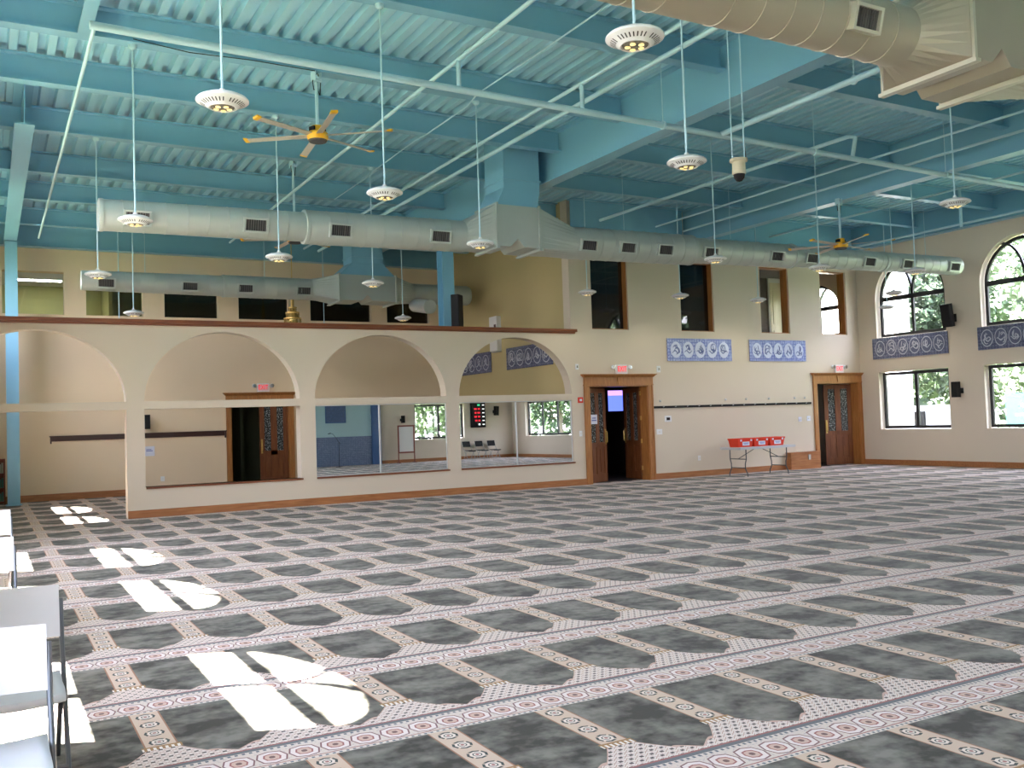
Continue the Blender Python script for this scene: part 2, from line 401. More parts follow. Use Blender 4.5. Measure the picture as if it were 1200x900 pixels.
holes = [archp(a, b, 3.72, 4.85, 6.0) for a, b in FU] + [rect(a, 1.03, b, 2.71) for a, b in FL] + [archp(20.13, 21.9, 3.95, 4.85, 5.6)]
struct(MB().slab(rect(-2.3, 0, 24.0, ZD), holes, fY, XF, XF+0.3).build('wall_far', 'wall'), 'cream end wall with arched upper windows and square lower windows')
LU = [(1.9, 4.15), (5.95, 8.2), (9.98, 12.23), (13.35, 15.7), (19.75, 21.9), (22.8, 25.0)]
LL = LU[:4]
holes = [archp(a, b, 3.85, 5.0, 6.15) for a, b in LU] + [rect(a, 1.0, b, 2.75) for a, b in LL]
struct(MB().slab(rect(-2.3, 0, 26.9, ZD), holes, fY, XL-0.3, XL).build('wall_window_side', 'wall'), 'cream wall of windows behind the folding chairs')
QU = [(3.5, 5.75), (8.0, 10.25), (17.9, 20.15)]  # upper arches lie out of view, added to let in light
QL = [(3.5, 5.75), (8.0, 10.25), (17.7, 20.3)]
holes = [archp(a, b, 3.85, 5.0, 6.1) for a, b in QU] + [rect(a, 1.05, b, 2.72) for a, b in QL]
struct(MB().slab(rect(-0.75, 0, 23.3, ZD), holes, fX, YQ-0.3, YQ).build('wall_qibla', 'wall'), 'cream front wall seen in the partition mirrors')

# baseboards
def bb(name, *b): struct(MB().box(*b).build(name, 'woodbase'), 'oak baseboard along the wall')
bb('baseboard_partition', 2.365, YA-0.02, 0, D1[0]-0.15, YA, 0.15)
bb('baseboard_entrance', D1[1]+0.17, YA-0.02, 0, D2[0]-0.17, YA, 0.15)
bb('baseboard_far', XF-0.02, YQ, 0, XF, YA-0.03, 0.15)
bb('baseboard_back', -0.45, YB-0.02, 0, BD[0]-0.13, YB, 0.17)
bb('baseboard_side', XS-0.02, YA+0.3, 0, XS, YB-0.02, 0.17)
bb('baseboard_window_side', XL, YQ, 0, XL+0.02, YA, 0.15)
bb('baseboard_qibla', 15.95, YQ, 0, XF-0.02, YQ+0.02, 0.15)
struct(MB().box(XL, YA-0.05, 3.75, XS+0.10, YA+0.35, 3.79).box(XL, YA-0.09, 3.79, XS+0.14, YA+0.39, 3.86).build('trim_partition_cap', 'caprail'), 'dark oak cap rail running along the partition top')
for i, (a, b) in enumerate(AX[1:]):
    struct(MB().box(a-(0.0 if i else -0.01), YA-0.03, ZB-0.035, b+0.03, YA+(0.3 if i == 0 else 0.03), ZB).build('trim_sill_%d' % (i+1), 'caprail'), 'thin dark sill under the partition opening')

# mirrors in the two right-hand openings
MIRT = 0.0036
for (a, b), mid, lab in ((AX[2], 7.57, 'wide two-pane mirror reflecting the blue tiled wall and whiteboard'), (AX[3], 11.04, 'wide two-pane mirror reflecting the red scoreboard and folding chairs')):
    m = thing('wall_mirror', lab, 'mirror', (a, YA, ZB), 'mirrors in the partition openings')
    W = b-a; Hh = ZT-ZB
    for x0, x1 in ((0.012, mid-a-0.012), (mid-a+0.012, W-0.012)):
        y = 0.050; dy = Hh*MIRT
        MB().hexa([(x0, y-dy/2, 0.012), (x1, y-dy/2, 0.012), (x1, y+0.02, 0.012), (x0, y+0.02, 0.012)],
                  [(x0, y+dy/2, Hh-0.012), (x1, y+dy/2, Hh-0.012), (x1, y+0.02, Hh-0.012), (x0, y+0.02, Hh-0.012)]).build('mirror_pane', 'mirror', m)
    fr = MB().box(0, 0.03, 0, W, 0.075, 0.014).box(0, 0.03, Hh-0.02, W, 0.075, Hh).box(0, 0.03, 0, 0.014, 0.075, Hh).box(W-0.014, 0.03, 0, W, 0.075, Hh).box(mid-a-0.014, 0.03, 0, mid-a+0.014, 0.075, Hh)
    fr.build('frame', 'alu', m)
    MB().box(0.003, 0.08, 0.003, W-0.003, 0.10, Hh-0.003).build('backing', 'greymetal', m)

# ---------------------------------------------------------------- ceiling steel
d = MB(); pr_ = 0.24; xs = []
x = -0.75; prof = []
while x < 23.4:
    prof += [(x, 7.21), (x+0.10, 7.21), (x+0.118, 7.105), (x+0.222, 7.105)]; x += pr_
k = len(prof)
d.add([(a, -2.3, b) for a, b in prof]+[(a, 26.9, b) for a, b in prof], [(i, i+1, k+i+1, k+i) for i in range(k-1)])
d.box(-0.75, -2.3, 7.24, 23.4, 26.9, 7.34)
struct(d.build('ceiling', 'deck'), 'teal painted corrugated metal roof deck')

def ibeam_x(x0, x1, y, zb, zt, wd=0.2, th=0.022):
    h = (zb+zt)/2
    return MB().box(x0, y-wd/2, zb, x1, y+wd/2, zb+th).box(x0, y-0.006, zb+th, x1, y+0.006, zt-th).box(x0, y-wd/2, zt-th, x1, y+wd/2, zt)
def ibeam_y(y0, y1, x, zb, zt, wd=0.28, th=0.028):
    return MB().box(x-wd/2, y0, zb, x+wd/2, y1, zb+th).box(x-0.008, y0, zb+th, x+0.008, y1, zt-th).box(x-wd/2, y0, zt-th, x+wd/2, y1, zt)
JY = [0.7, 3.0, 5.45, 7.95, 10.3, 12.8, 14.8, 17.15, 19.9, 22.25, 24.9]
G1, G2 = 9.54, 16.36
nj = 0
for y in JY:
    segs = [(XL if y < 18 else 0.57, G1-0.02), (G1+0.02, G2-0.02 if y < YA else XS), (G2+0.02, 22.86)]
    if y >= 18: segs.append((XL, 0.55))
    for q, (a, b) in enumerate(segs):
        if q == 2 and y > YA: continue
        struct(ibeam_x(a, b, y, 6.70, 7.10).build('ceiling_joist', 'blue'), 'teal steel roof joist under the deck')
struct(ibeam_y(YQ, 20.2, G1, 6.19, 7.10).build('ceiling_girder', 'blue'), 'deep teal steel girder across the middle of the hall')
struct(ibeam_y(20.2, 26.3, G1, 6.45, 7.10).build('ceiling_girder', 'blue'), 'teal girder from the blue column to the back wall')
struct(ibeam_y(YQ, YA, G2, 6.19, 7.10).build('ceiling_girder', 'blue'), 'teal girder between the middle and far bays')
struct(ibeam_y(15.9, 26.3, 0.56, 6.42, 7.10).build('ceiling_girder', 'blue'), 'teal girder above the blue corner column')
struct(ibeam_y(10.4, 12.72, 1.13, 6.70, 7.10, 0.16).build('ceiling_girder', 'blue'), 'short teal beam between two joists near the window wall')
struct(ibeam_y(YQ, YA, 22.86, 6.40, 7.10).build('ceiling_girder', 'blue'), 'teal edge beam along the end wall')
struct(ibeam_x(XL, XS, 26.46, 6.45, 7.10, 0.26).build('ceiling_joist', 'blue'), 'teal edge beam along the back wall')
for a_, b_ in ((XS+0.31-0.3, G2-0.15), (G2+0.15, 22.7)):
    struct(ibeam_x(a_, b_, YA-0.14, 6.28, 7.10, 0.24).build('ceiling_joist', 'blue'), 'teal edge beam along the entrance wall')
def col_h(x, y, z0, z1, wd, name, lab):
    m = MB().box(x-wd/2, y-wd/2, z0, x+wd/2, y-wd/2+0.02, z1).box(x-wd/2, y+wd/2-0.02, z0, x+wd/2, y+wd/2, z1).box(x-0.008, y-wd/2+0.02, z0, x+0.008, y+wd/2-0.02, z1)
    m.box(x-wd/2-0.04, y-wd/2-0.04, z0, x+wd/2+0.04, y+wd/2+0.04, z0+0.02).box(x-wd/2, y-wd/2, z1-0.02, x+wd/2, y+wd/2, z1)
    return struct(m.build(name, 'blue'), lab)
col_h(0.57, 25.7, 0, 6.42, 0.27, 'column', 'light blue steel column near the back corner')
col_h(9.60, 20.1, 0, 6.19, 0.30, 'column', 'light blue steel column rising behind the partition')

# ---------------------------------------------------------------- windows
def portal(cx, cyy, cz, a, b, n):
    l = bpy.data.lights.new('daylight_portal', 'AREA'); l.shape = 'RECTANGLE'; l.size = a; l.size_y = b; l.energy = 1; l.cycles.is_portal = True
    o = bpy.data.objects.new('daylight_portal', l); C.objects.link(o); o.location = (cx, cyy, cz)
    o.rotation_euler = Vector(n).to_track_quat('-Z', 'Y').to_euler()
wn = [0]
def window(fn, t, inward, a, b, z0, zs, zt, label, arch=True, bars=1, glassmat='glass', port=True):
    """fn maps (u, v, t); frame centred on depth t"""
    wn[0] += 1
    w = empty('window_%d' % wn[0]); struct(w, label)
    h = 0.035; f = 0.085
    def sl(outer, inner): return MB().slab(outer, [inner], fn, t-h, t+h)
    c = (a+b)/2
    if arch:
        outer = archp(a, b, z0, zs, zt); inner = archp(a+f, b-f, z0+f, zs, zt-f)
        sl(outer, inner).build('frame', 'blackmetal', w)
        m = MB(); bx = lambda u0, v0, u1, v1: m.slab(rect(u0, v0, u1, v1), [], fn, t-h*0.9, t+h*0.9)
        bx(a+f*0.5, zs-0.065, b-f*0.5, zs+0.065); bx(c-0.04, z0+f*0.5, c+0.04, zs-0.06)
        # intersecting tracery arcs in the head
        rr = (b-a)/2
        for s in (-1, 1):
            pts = []
            for i in range(13):
                q = (PI*0.5)*i/12
                pts.append((c + s*(rr*0.98)*(1-math.cos(q)) * 0.56, zs + (zt-zs)*0.9*math.sin(q)))
            for i in range(12):
                (u0, v0), (u1, v1) = pts[i], pts[i+1]; dx, dz = u1-u0, v1-v0; L = math.hypot(dx, dz) or 1; nx, nz = -dz/L*0.03, dx/L*0.03
                m.slab([(u0-nx, v0-nz), (u1-nx, v1-nz), (u1+nx, v1+nz), (u0+nx, v0+nz)], [], fn, t-h*0.8, t+h*0.8)
        m.build('muntin', 'blackmetal', w)
        MB().slab(archp(a+f*0.6, b-f*0.6, z0+f*0.6, zs, zt-f*0.6), [], fn, t-0.004, t+0.004).build('glass', glassmat, w)
    else:
        sl(rect(a, z0, b, zt), rect(a+f, z0+f, b-f, zt-f)).build('frame', 'blackmetal', w)
        m = MB()
        for i in range(bars):
            u = a+(b-a)*(i+1)/(bars+1); m.slab(rect(u-0.045, z0+f*0.5, u+0.045, zt-f*0.5), [], fn, t-h*0.9, t+h*0.9)
        if bars: m.build('muntin', 'blackmetal', w)
        MB().slab(rect(a+f*0.6, z0+f*0.6, b-f*0.6, zt-f*0.6), [], fn, t-0.004, t+0.004).build('glass', glassmat, w)
    if port:
        p = fn(c, (z0+zt)/2, t - inward*0.12 if True else t); n = fn(0, 0, inward)
        portal(*p, (b-a) if fn is fX else (b-a), zt-z0, n)
    return w
for i, (a, b) in enumerate(FU):
    window(fY, XF+0.18, -1, a+0.04, b-0.04, 3.74, 4.85, 5.96, ['arched window in the end wall behind the duct end', 'tall arched window at the edge of the end wall', 'arched window further along the end wall', 'arched window near the front of the end wall'][i])
for i, (a, b) in enumerate(FL):
    window(fY, XF+0.18, -1, a+0.03, b-0.03, 1.05, 0, 2.69, ['square window beside the far oak door', 'square window showing the teal sign outside', 'square window further along the end wall', 'square window near the front of the end wall', 'wide three-part window seen in the mirror'][i], False, 1 if i < 4 else 2)
window(fY, XF+0.18, -1, 20.13, 21.9, 3.95, 4.85, 5.6, 'arched window of the upper corridor')
for i, (a, b) in enumerate(LU):
    window(fY, XL-0.18, 1, a, b, 3.87, 5.0, 6.13, 'arched window of the wall beside the chairs')
for i, (a, b) in enumerate(LL):
    window(fY, XL-0.18, 1, a, b, 1.02, 0, 2.73, 'square window of the wall beside the chairs', False)
for i, (a, b) in enumerate(QU):
    window(fX, YQ-0.18, 1, a, b, 3.87, 5.0, 6.08, 'unseen arched window added to the front wall')
for i, (a, b) in enumerate(QL):
    window(fX, YQ-0.18, 1, a, b, 1.07, 0, 2.70, 'square window of the front wall', False)
# interior windows of the upper corridor with oak edges, and the room behind the back wall
for i, (a, b) in enumerate(UPW):
    wn[0] += 1; w_ = struct(empty('window_%d' % wn[0]), ['tall dark interior window right of the cap rail end', 'tall dark interior window above the left tile panel', 'tall interior window with a bright doorway behind', 'tall interior window showing an arched window behind'][i])
    MB().slab(rect(a, 3.88, b, 5.76), [rect(a+0.025, 3.905, b-0.025, 5.735)], fX, YA+0.05, YA+0.29).build('frame', 'woodtrim', w_)
    MB().box(a+0.02, YA+0.2, 3.9, b-0.02, YA+0.206, 5.74).build('glass', 'tinted' if i < 2 else 'glass', w_)
for i, (a, b) in enumerate(BW):
    wn[0] += 1; w_ = struct(empty('window_%d' % wn[0]), ['interior window showing a lit white ceiling', 'interior window with a dark door behind', 'dark interior window third along the back wall', 'dark interior window beside the gold chandelier', 'dark interior window behind the duct drop', 'dark interior window nearest the blue column'][i])
    MB().box(a, YB+0.15, 4.76, b, YB+0.156, 5.86).build('glass', 'tinted' if i > 1 else 'glass', w_)

# ---------------------------------------------------------------- rooms seen through the openings
m = MB()
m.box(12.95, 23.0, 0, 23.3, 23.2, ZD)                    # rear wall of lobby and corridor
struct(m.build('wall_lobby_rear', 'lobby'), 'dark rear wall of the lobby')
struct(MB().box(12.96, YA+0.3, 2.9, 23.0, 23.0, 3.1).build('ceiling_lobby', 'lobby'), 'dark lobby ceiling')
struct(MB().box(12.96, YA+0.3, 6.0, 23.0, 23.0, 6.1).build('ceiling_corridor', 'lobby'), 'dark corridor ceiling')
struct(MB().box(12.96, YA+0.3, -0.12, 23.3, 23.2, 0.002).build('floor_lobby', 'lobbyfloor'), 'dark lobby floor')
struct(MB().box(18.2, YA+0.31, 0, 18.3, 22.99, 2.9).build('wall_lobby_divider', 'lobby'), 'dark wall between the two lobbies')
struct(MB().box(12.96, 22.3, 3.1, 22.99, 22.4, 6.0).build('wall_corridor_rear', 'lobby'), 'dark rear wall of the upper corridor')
dr = thing('upper_door', 'cream panelled door seen through the third tall interior window', 'door', (22.25, 22.24, 3.1))
MB().box(-0.05, 0, 0, 0.72, 0.05, 2.9).build('casing', 'offwhite', dr); MB().box(0, -0.02, 0, 0.67, 0.0, 2.75).box(0.1, -0.035, 0.3, 0.57, -0.02, 1.2).box(0.1, -0.035, 1.4, 0.57, -0.02, 2.6).build('leaf', pmat('cream_door_paint', (0.72, 0.62, 0.42), 0.5), dr)
# room behind the back wall
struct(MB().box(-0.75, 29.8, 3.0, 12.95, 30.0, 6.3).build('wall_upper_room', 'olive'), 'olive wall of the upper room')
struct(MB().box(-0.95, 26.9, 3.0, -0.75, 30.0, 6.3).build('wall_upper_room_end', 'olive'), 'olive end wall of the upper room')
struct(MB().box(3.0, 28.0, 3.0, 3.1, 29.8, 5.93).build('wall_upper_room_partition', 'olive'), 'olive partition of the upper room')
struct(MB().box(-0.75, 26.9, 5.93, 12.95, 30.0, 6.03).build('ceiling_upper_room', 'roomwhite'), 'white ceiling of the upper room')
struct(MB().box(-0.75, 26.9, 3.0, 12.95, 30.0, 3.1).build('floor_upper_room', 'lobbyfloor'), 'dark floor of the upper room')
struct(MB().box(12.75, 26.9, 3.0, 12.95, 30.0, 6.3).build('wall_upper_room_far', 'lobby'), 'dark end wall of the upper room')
lf = thing('ceiling_light_panel', 'long flat ceiling light in the upper room beyond the first interior window', 'ceiling light', (1.3, 28.4, 5.895))
MB().box(-0.6, -0.15, 0, 0.6, 0.15, 0.03).build('casing', 'white', lf); MB().box(-0.55, -0.1, -0.012, 0.55, 0.1, 0).build('diffuser', pmat('lit_diffuser', (0.8, 0.8, 0.8), 0.5, emit=(1, 0.95, 0.95), estr=22), lf)
# stair hall behind the back doorway
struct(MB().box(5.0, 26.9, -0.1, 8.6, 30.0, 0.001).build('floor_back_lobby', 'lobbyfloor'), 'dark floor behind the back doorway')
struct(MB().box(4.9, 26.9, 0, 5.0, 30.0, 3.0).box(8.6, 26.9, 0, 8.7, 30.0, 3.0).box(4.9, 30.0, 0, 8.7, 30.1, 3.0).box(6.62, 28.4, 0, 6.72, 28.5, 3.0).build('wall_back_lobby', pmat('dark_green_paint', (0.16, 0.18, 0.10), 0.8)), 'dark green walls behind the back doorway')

# ---------------------------------------------------------------- doorways
def door_unit(num, x0, x1, y, label, leaves, depth=0.3, hx0=0.15, hx1=0.15, htop=2.72):
    """oak casing with a cornice; leaves = list of (hinge side, angle, width)"""
    dd = struct(empty('door_%d' % num, (x0, y, 0)), label); W = x1-x0; Hd = 2.45
    c = MB()
    c.box(-hx0, -0.03, 0, 0.0, 0.0, Hd+0.02).box(W, -0.03, 0, W+hx1, 0.0, Hd+0.02)
    c.box(-hx0-0.01, -0.045, 0, -hx0+0.03, 0.0, Hd).box(W+hx1-0.03, -0.045, 0, W+hx1+0.01, 0.0, Hd)
    c.build('casing', 'woodtrim', dd)
    hm = MB().box(-hx0-0.01, -0.045, Hd, W+hx1+0.01, 0.0, htop-0.05)
    hm.hexa([(-hx0-0.02, -0.06, htop-0.06), (W+hx1+0.02, -0.06, htop-0.06), (W+hx1+0.02, 0, htop-0.06), (-hx0-0.02, 0, htop-0.06)],
            [(-hx0-0.08, -0.12, htop), (W+hx1+0.08, -0.12, htop), (W+hx1+0.08, 0, htop), (-hx0-0.08, 0, htop)])
    hm.box(-hx0-0.09, -0.13, htop, W+hx1+0.09, 0.0, htop+0.02).box(-hx0-0.02, -0.055, Hd-0.0, W+hx1+0.02, 0.0, Hd+0.025)
    cx = W/2
    hm.hexa([(cx-0.04, -0.06, Hd+0.02), (cx+0.04, -0.06, Hd+0.02), (cx+0.04, -0.04, Hd+0.02), (cx-0.04, -0.04, Hd+0.02)],
            [(cx-0.07, -0.075, htop-0.06), (cx+0.07, -0.075, htop-0.06), (cx+0.07, -0.04, htop-0.06), (cx-0.07, -0.04, htop-0.06)])
    hm.build('cornice', 'woodtrim', dd)
    MB().box(0, -0.01, 0, 0.025, depth+0.01, Hd).box(W-0.025, -0.01, 0, W, depth+0.01, Hd).box(0, -0.01, Hd-0.025, W, depth+0.01, Hd).build('jamb', 'woodtrim', dd)
    for side, ang, lw, yy in leaves:
        hx = 0.03 if side < 0 else W-0.03
        lf = empty('leaf', (hx, yy, 0), 0); lf.parent = dd
        s = -side
        e = MB()
        X = lambda v: v*s
        def bx(mb, u0, z0, u1, z1, y0, y1): 
            a_, b_ = sorted((X(u0), X(u1))); mb.box(a_, y0, z0, b_, y1, z1)
        st = 0.13; zl, zh = 1.02, 2.28; T0, T1 = -0.022, 0.022
        bx(e, 0, 0.01, st, 2.41, T0, T1); bx(e, lw-st, 0.01, lw, 2.41, T0, T1); bx(e, st, 0.01, lw-st, 0.22, T0, T1); bx(e, st, 0.9, lw-st, zl, T0, T1); bx(e, st, zh, lw-st, 2.41, T0, T1)
        mid = lw/2; bx(e, mid-0.09, 0.22, mid+0.09, zh, T0, T1)
        for u0, u1 in ((st, mid-0.09), (mid+0.09, lw-st)):
            bx(e, u0, 0.22, u1, 0.9, -0.008, 0.008); bx(e, u0+0.03, 0.27, u1-0.03, 0.85, -0.016, 0.016)
        pan = e.build('door_panel', 'wooddoor', lf)
        for u0, u1 in ((st, mid-0.09), (mid+0.09, lw-st)):
            g = MB(); bx(g, u0, zl, u1, zh, -0.006, 0.006); g.build('leaded_glass', 'leaded', lf)
        hn = MB(); bx(hn, lw-0.075, 0.95, lw-0.025, 1.35, -0.03, -0.022); a_ = X(lw-0.05); hn.tube([(a_, -0.03, 1.0), (a_, -0.07, 1.02), (a_, -0.07, 1.28), (a_, -0.03, 1.3)], 0.012)
        hn.build('handle', 'brass', lf)
        lf.rotation_euler.z = ang
    hg = MB()
    for z in (0.25, 0.95, 1.55, 2.2): hg.box(W-0.04, depth-0.05, z, W-0.024, depth+0.01, z+0.11)
    hg.build('hinge', 'brass', dd)
    return dd
# (hinge side -1 left, +1 right; rotation about the hinge; width; depth of the hinge line)
door_unit(1, D1[0], D1[1], YA, 'open double oak doorway beside the partition mirrors', [(-1, R(27), 0.92, 0.14), (1, R(-99), 0.88, 0.30)])
door_unit(2, D2[0], D2[1], YA, 'open oak doorway in the corner by the end wall', [(1, R(-20), 0.88, 0.26), (-1, R(96), 0.85, 0.28)], hx1=0.12)
door_unit(3, BD[0], BD[1], YB, 'oak doorway in the back wall seen through the second arch', [(1, R(0), 0.80, 0.10), (-1, R(90), 0.78, 0.28)], hx0=0.12, hx1=0.12, htop=2.66)
# outer glazed door seen in the corner lobby
od = thing('lobby_outer_door', 'narrow bright glazed outer door seen through the corner doorway', 'door', (22.62, 22.93, 0))
MB().slab(rect(-0.35, 0, 0.35, 2.3), [rect(-0.22, 0.35, 0.22, 0.95), rect(-0.22, 1.05, 0.22, 2.15)], fX, 0, 0.05).build('frame', 'blackmetal', od)
MB().box(-0.22, 0.02, 0.35, 0.22, 0.03, 2.15).build('glass', pmat('daylight_glow_glass', (0.5, 0.55, 0.6), 0.3, emit=(0.6, 0.72, 0.85), estr=0.8), od)  # pane emits in place of the daylight beyond it
sg = thing('lobby_screen', 'blue lit information screen hanging in the lobby', 'screen', (15.50, 21.6, 1.80))
MB().box(-0.27, 0, 0, 0.27, 0.05, 0.62).build('casing', 'black', sg); MB().box(-0.25, -0.006, 0.02, 0.25, 0, 0.46).build('display', 'screen', sg); MB().box(-0.25, -0.006, 0.46, 0.25, 0, 0.60).build('banner', 'screen2', sg)
for x in (-0.2, 0.2): MB().cyl((x, 0.025, 0.62), (x, 0.025, 1.10), 0.01).build('hanger', 'black', sg)

# ---------------------------------------------------------------- exit signs
def text_obj(txt, size, mat, parent, loc, rot, name='lettering', ext=0.002):
    cu = bpy.data.curves.new(name, 'FONT'); cu.body = txt; cu.size = size; cu.extrude = ext; cu.align_x = 'CENTER'; cu.align_y = 'CENTER'; cu.materials.append(MT[mat])
    oc = bpy.data.objects.new(name, cu); C.objects.link(oc); bpy.context.view_layer.update()
    me = bpy.data.meshes.new_from_object(oc.evaluated_get(bpy.context.evaluated_depsgraph_get())); bpy.data.objects.remove(oc)
    me.materials.clear(); me.materials.append(MT[mat]); o = bpy.data.objects.new(name, me); C.objects.link(o); o.parent = parent; o.location = loc; o.rotation_euler = rot
    return o
def exit_sign(x, y, z, lab):
    e = thing('exit_sign', lab, 'exit sign', (x, y, z), 'exit signs')
    MB().box(-0.17, -0.06, 0, 0.17, 0, 0.235).build('housing', 'white', e)
    MB().box(-0.15, -0.066, 0.035, 0.15, -0.06, 0.21).build('sign_face', pmat('pink_sign_face', (0.80, 0.62, 0.62), 0.5), e)
    t = text_obj('EXIT', 0.165, 'redled', e, (0, -0.069, 0.12), (PI/2, 0, 0)); t.scale = (0.82, 1.15, 1)
    for s in (-1, 1):
        h = MB().cyl((s*0.17, -0.03, 0.16), (s*0.22, -0.03, 0.18), 0.012)
        h.build('bracket', 'greymetal', e)
        hh = MB().lathe([(0.03, -0.03), (0.055, 0.02), (0.06, 0.035)], (s*0.25, -0.06, 0.17), 16, 'y'); hh.build('lamp_head', 'white', e)
        MB().lathe([(0.0001, 0.0), (0.05, 0.0), (0.05, -0.004), (0.0001, -0.004)], (s*0.25, -0.092, 0.17), 16, 'y').build('lamp_lens', 'chrome', e)
exit_sign(14.13, YA, 2.745, 'lit red exit sign above the oak doorway beside the mirrors')
exit_sign(22.05, YA, 2.745, 'lit red exit sign above the corner oak doorway')
exit_sign(6.86, YB, 2.70, 'lit red exit sign above the back doorway seen through the second arch')

# ---------------------------------------------------------------- tile panels
def strokes(mb, fn, cx, cz, rx, rz, t0, t1, seed):
    rnd = random.Random(seed)
    def ribbon(pts, wd):
        for i in range(len(pts)-1):
            (u0, v0), (u1, v1) = pts[i], pts[i+1]; dx, dz = u1-u0, v1-v0; L = math.hypot(dx, dz) or 1
            f = 0.5+0.5*math.sin(PI*(i+0.5)/(len(pts)-1)); nx, nz = -dz/L*wd*f, dx/L*wd*f
            mb.slab([(u0-nx, v0-nz), (u1-nx, v1-nz), (u1+nx, v1+nz), (u0+nx, v0+nz)], [], fn, t0, t1)
    for k in range(4):
        a0 = rnd.uniform(0, 2*PI); sweep = rnd.uniform(1.6, 3.6)*rnd.choice((-1, 1)); ox, oz = rnd.uniform(-0.35, 0.35), rnd.uniform(-0.35, 0.35); q = rnd.uniform(0.25, 0.5)
        ribbon([(cx+rx*(ox+q*math.cos(a0+sweep*i/9)), cz+rz*(oz+q*math.sin(a0+sweep*i/9))) for i in range(10)], rx*0.075)
    ribbon([(cx+rx*(-0.7+1.4*i/6), cz+rz*(-0.25+0.18*math.sin(i*1.3+seed))) for i in range(7)], rx*0.08)
    ribbon([(cx+rx*(0.15+0.05*i), cz+rz*(0.65-0.22*i)) for i in range(4)], rx*0.06)
def tile_panel(fn, a0, a1, z0, z1, t, inward, count, label, sfx, mat, mm, sm, group):
    p = thing('tile_panel', label, 'tile panel', (0, 0, 0), group)
    t += inward*0.012; T0, T1 = sorted((t, t+inward*0.015))
    MB().slab(rect(a0, z0, a1, z1), [], fn, T0, T1).build('tile_field', mat, p)
    n = 20; cz = (z0+z1)/2; pitch = (a1-a0-0.16)/count
    for i in range(count):
        c = a0+0.08+pitch*(i+0.5); rx = min(pitch*0.43, 0.21); rz = (z1-z0)*0.36
        e0, e1 = sorted((t+inward*0.015, t+inward*0.021))
        md = MB().slab([(c+rx*math.cos(2*PI*j/n), cz+rz*math.sin(2*PI*j/n)) for j in range(n)], [], fn, e0, e1).build('medallion', mm, p)
        s_ = MB(); g0, g1 = sorted((t+inward*0.021, t+inward*0.025)); strokes(s_, fn, c, cz, rx, rz, g0, g1, i*7+int(a0*10)); s_.build('calligraphy', sm, md)
        if sfx == 'y':
            rg = MB(); rg.slab([(c+rx*1.04*math.cos(2*PI*j/n), cz+rz*1.04*math.sin(2*PI*j/n)) for j in range(n)], [[(c+rx*0.94*math.cos(2*PI*j/n), cz+rz*0.94*math.sin(2*PI*j/n)) for j in range(n)]], fn, g0, g1); rg.build('ring', sm, md)
    return p
g = 'blue calligraphy tile panels'
tile_panel(fX, 15.64, 17.88, 3.08, 3.68, YA, -1, 5, 'bright blue tile panel of five white discs between the oak doorways, nearer the mirrors', 'x', 'tile_x', 'medal', 'stroke_x', g)
tile_panel(fX, 18.54, 20.72, 3.08, 3.68, YA, -1, 5, 'bright blue tile panel of five white discs nearer the corner doorway', 'x', 'tile_x', 'medal', 'stroke_x', g)
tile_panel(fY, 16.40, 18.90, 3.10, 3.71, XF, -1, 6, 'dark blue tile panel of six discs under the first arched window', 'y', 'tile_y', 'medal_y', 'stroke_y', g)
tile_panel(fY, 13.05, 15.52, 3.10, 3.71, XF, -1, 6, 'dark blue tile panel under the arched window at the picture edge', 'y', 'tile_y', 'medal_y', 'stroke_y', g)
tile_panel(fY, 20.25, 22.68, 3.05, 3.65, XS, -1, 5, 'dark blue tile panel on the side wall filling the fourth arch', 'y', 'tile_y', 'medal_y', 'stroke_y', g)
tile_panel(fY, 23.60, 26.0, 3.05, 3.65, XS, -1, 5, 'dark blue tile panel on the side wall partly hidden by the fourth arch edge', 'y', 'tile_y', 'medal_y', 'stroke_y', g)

# ---------------------------------------------------------------- ducts
def duct_run(name, label, pts, axis_y, fit, fitmat, vents, collars, mat, vx=0.34, group='round air ducts'):
    """pts: [(x, z, r)] stepped along X; fit: (x0, x1, zbot, ztop, yhalf, riser) rectangular fitting; vents: x list"""
    d_ = thing(name, label, 'air duct', (0, axis_y, 0), group)
    for i in range(len(pts)-1):
        (x0, z0, r0), (x1, z1, r1) = pts[i], pts[i+1]
        if fit and x0 < fit[0] < x1 + 0.01 and i in fit[5]: continue
        m_ = MB(); m_.cyl((x0, 0, z0), (x1, 0, z1), r0, r1, 32)
        L = x1-x0; k = max(1, int(L/0.30))
        for j in range(1, k):     # standing seams of the spiral pipe
            f = j/k; xx = x0+L*f; rr = r0+(r1-r0)*f; zz = z0+(z1-z0)*f
            m_.lathe([(rr-0.01, -0.009), (rr+0.007, -0.005), (rr+0.007, 0.005), (rr-0.01, 0.009)], (xx, 0, zz), 32, 'x')
        m_.build('duct_section', mat, d_, True)
    for x, z, r in collars:
        MB().lathe([(r-0.02, -0.04), (r+0.012, -0.035), (r+0.018, 0.0), (r+0.012, 0.035), (r-0.02, 0.04)], (x, 0, z), 32, 'x').build('collar', mat, d_, True)
    for x, z, r in vents:
        ang = R(16); cy_, cz_ = -math.cos(ang)*(r+0.01), -math.sin(ang)*(r+0.01)
        v = empty('vent_grille', (x, cy_, z+cz_)); v.parent = d_; v.rotation_euler = (R(16), 0, 0)
        MB().slab(rect(-vx/2-0.03, -0.12, vx/2+0.03, 0.12), [rect(-vx/2, -0.09, vx/2, 0.09)], fX, -0.045, 0.05).build('grille_frame', 'flange' if mat == 'duct_b' else 'duct', v)
        s = MB().box(-vx/2, 0.0, -0.09, vx/2, 0.03, 0.09); s.build('grille_opening', 'dark', v)
        s = MB(); n_ = 9
        for j in range(n_): xx = -vx/2+vx*(j+0.5)/n_; s.box(xx-0.003, -0.02, -0.09, xx+0.003, 0.0, 0.09)
        s.build('louver', 'louver', v)
    return d_
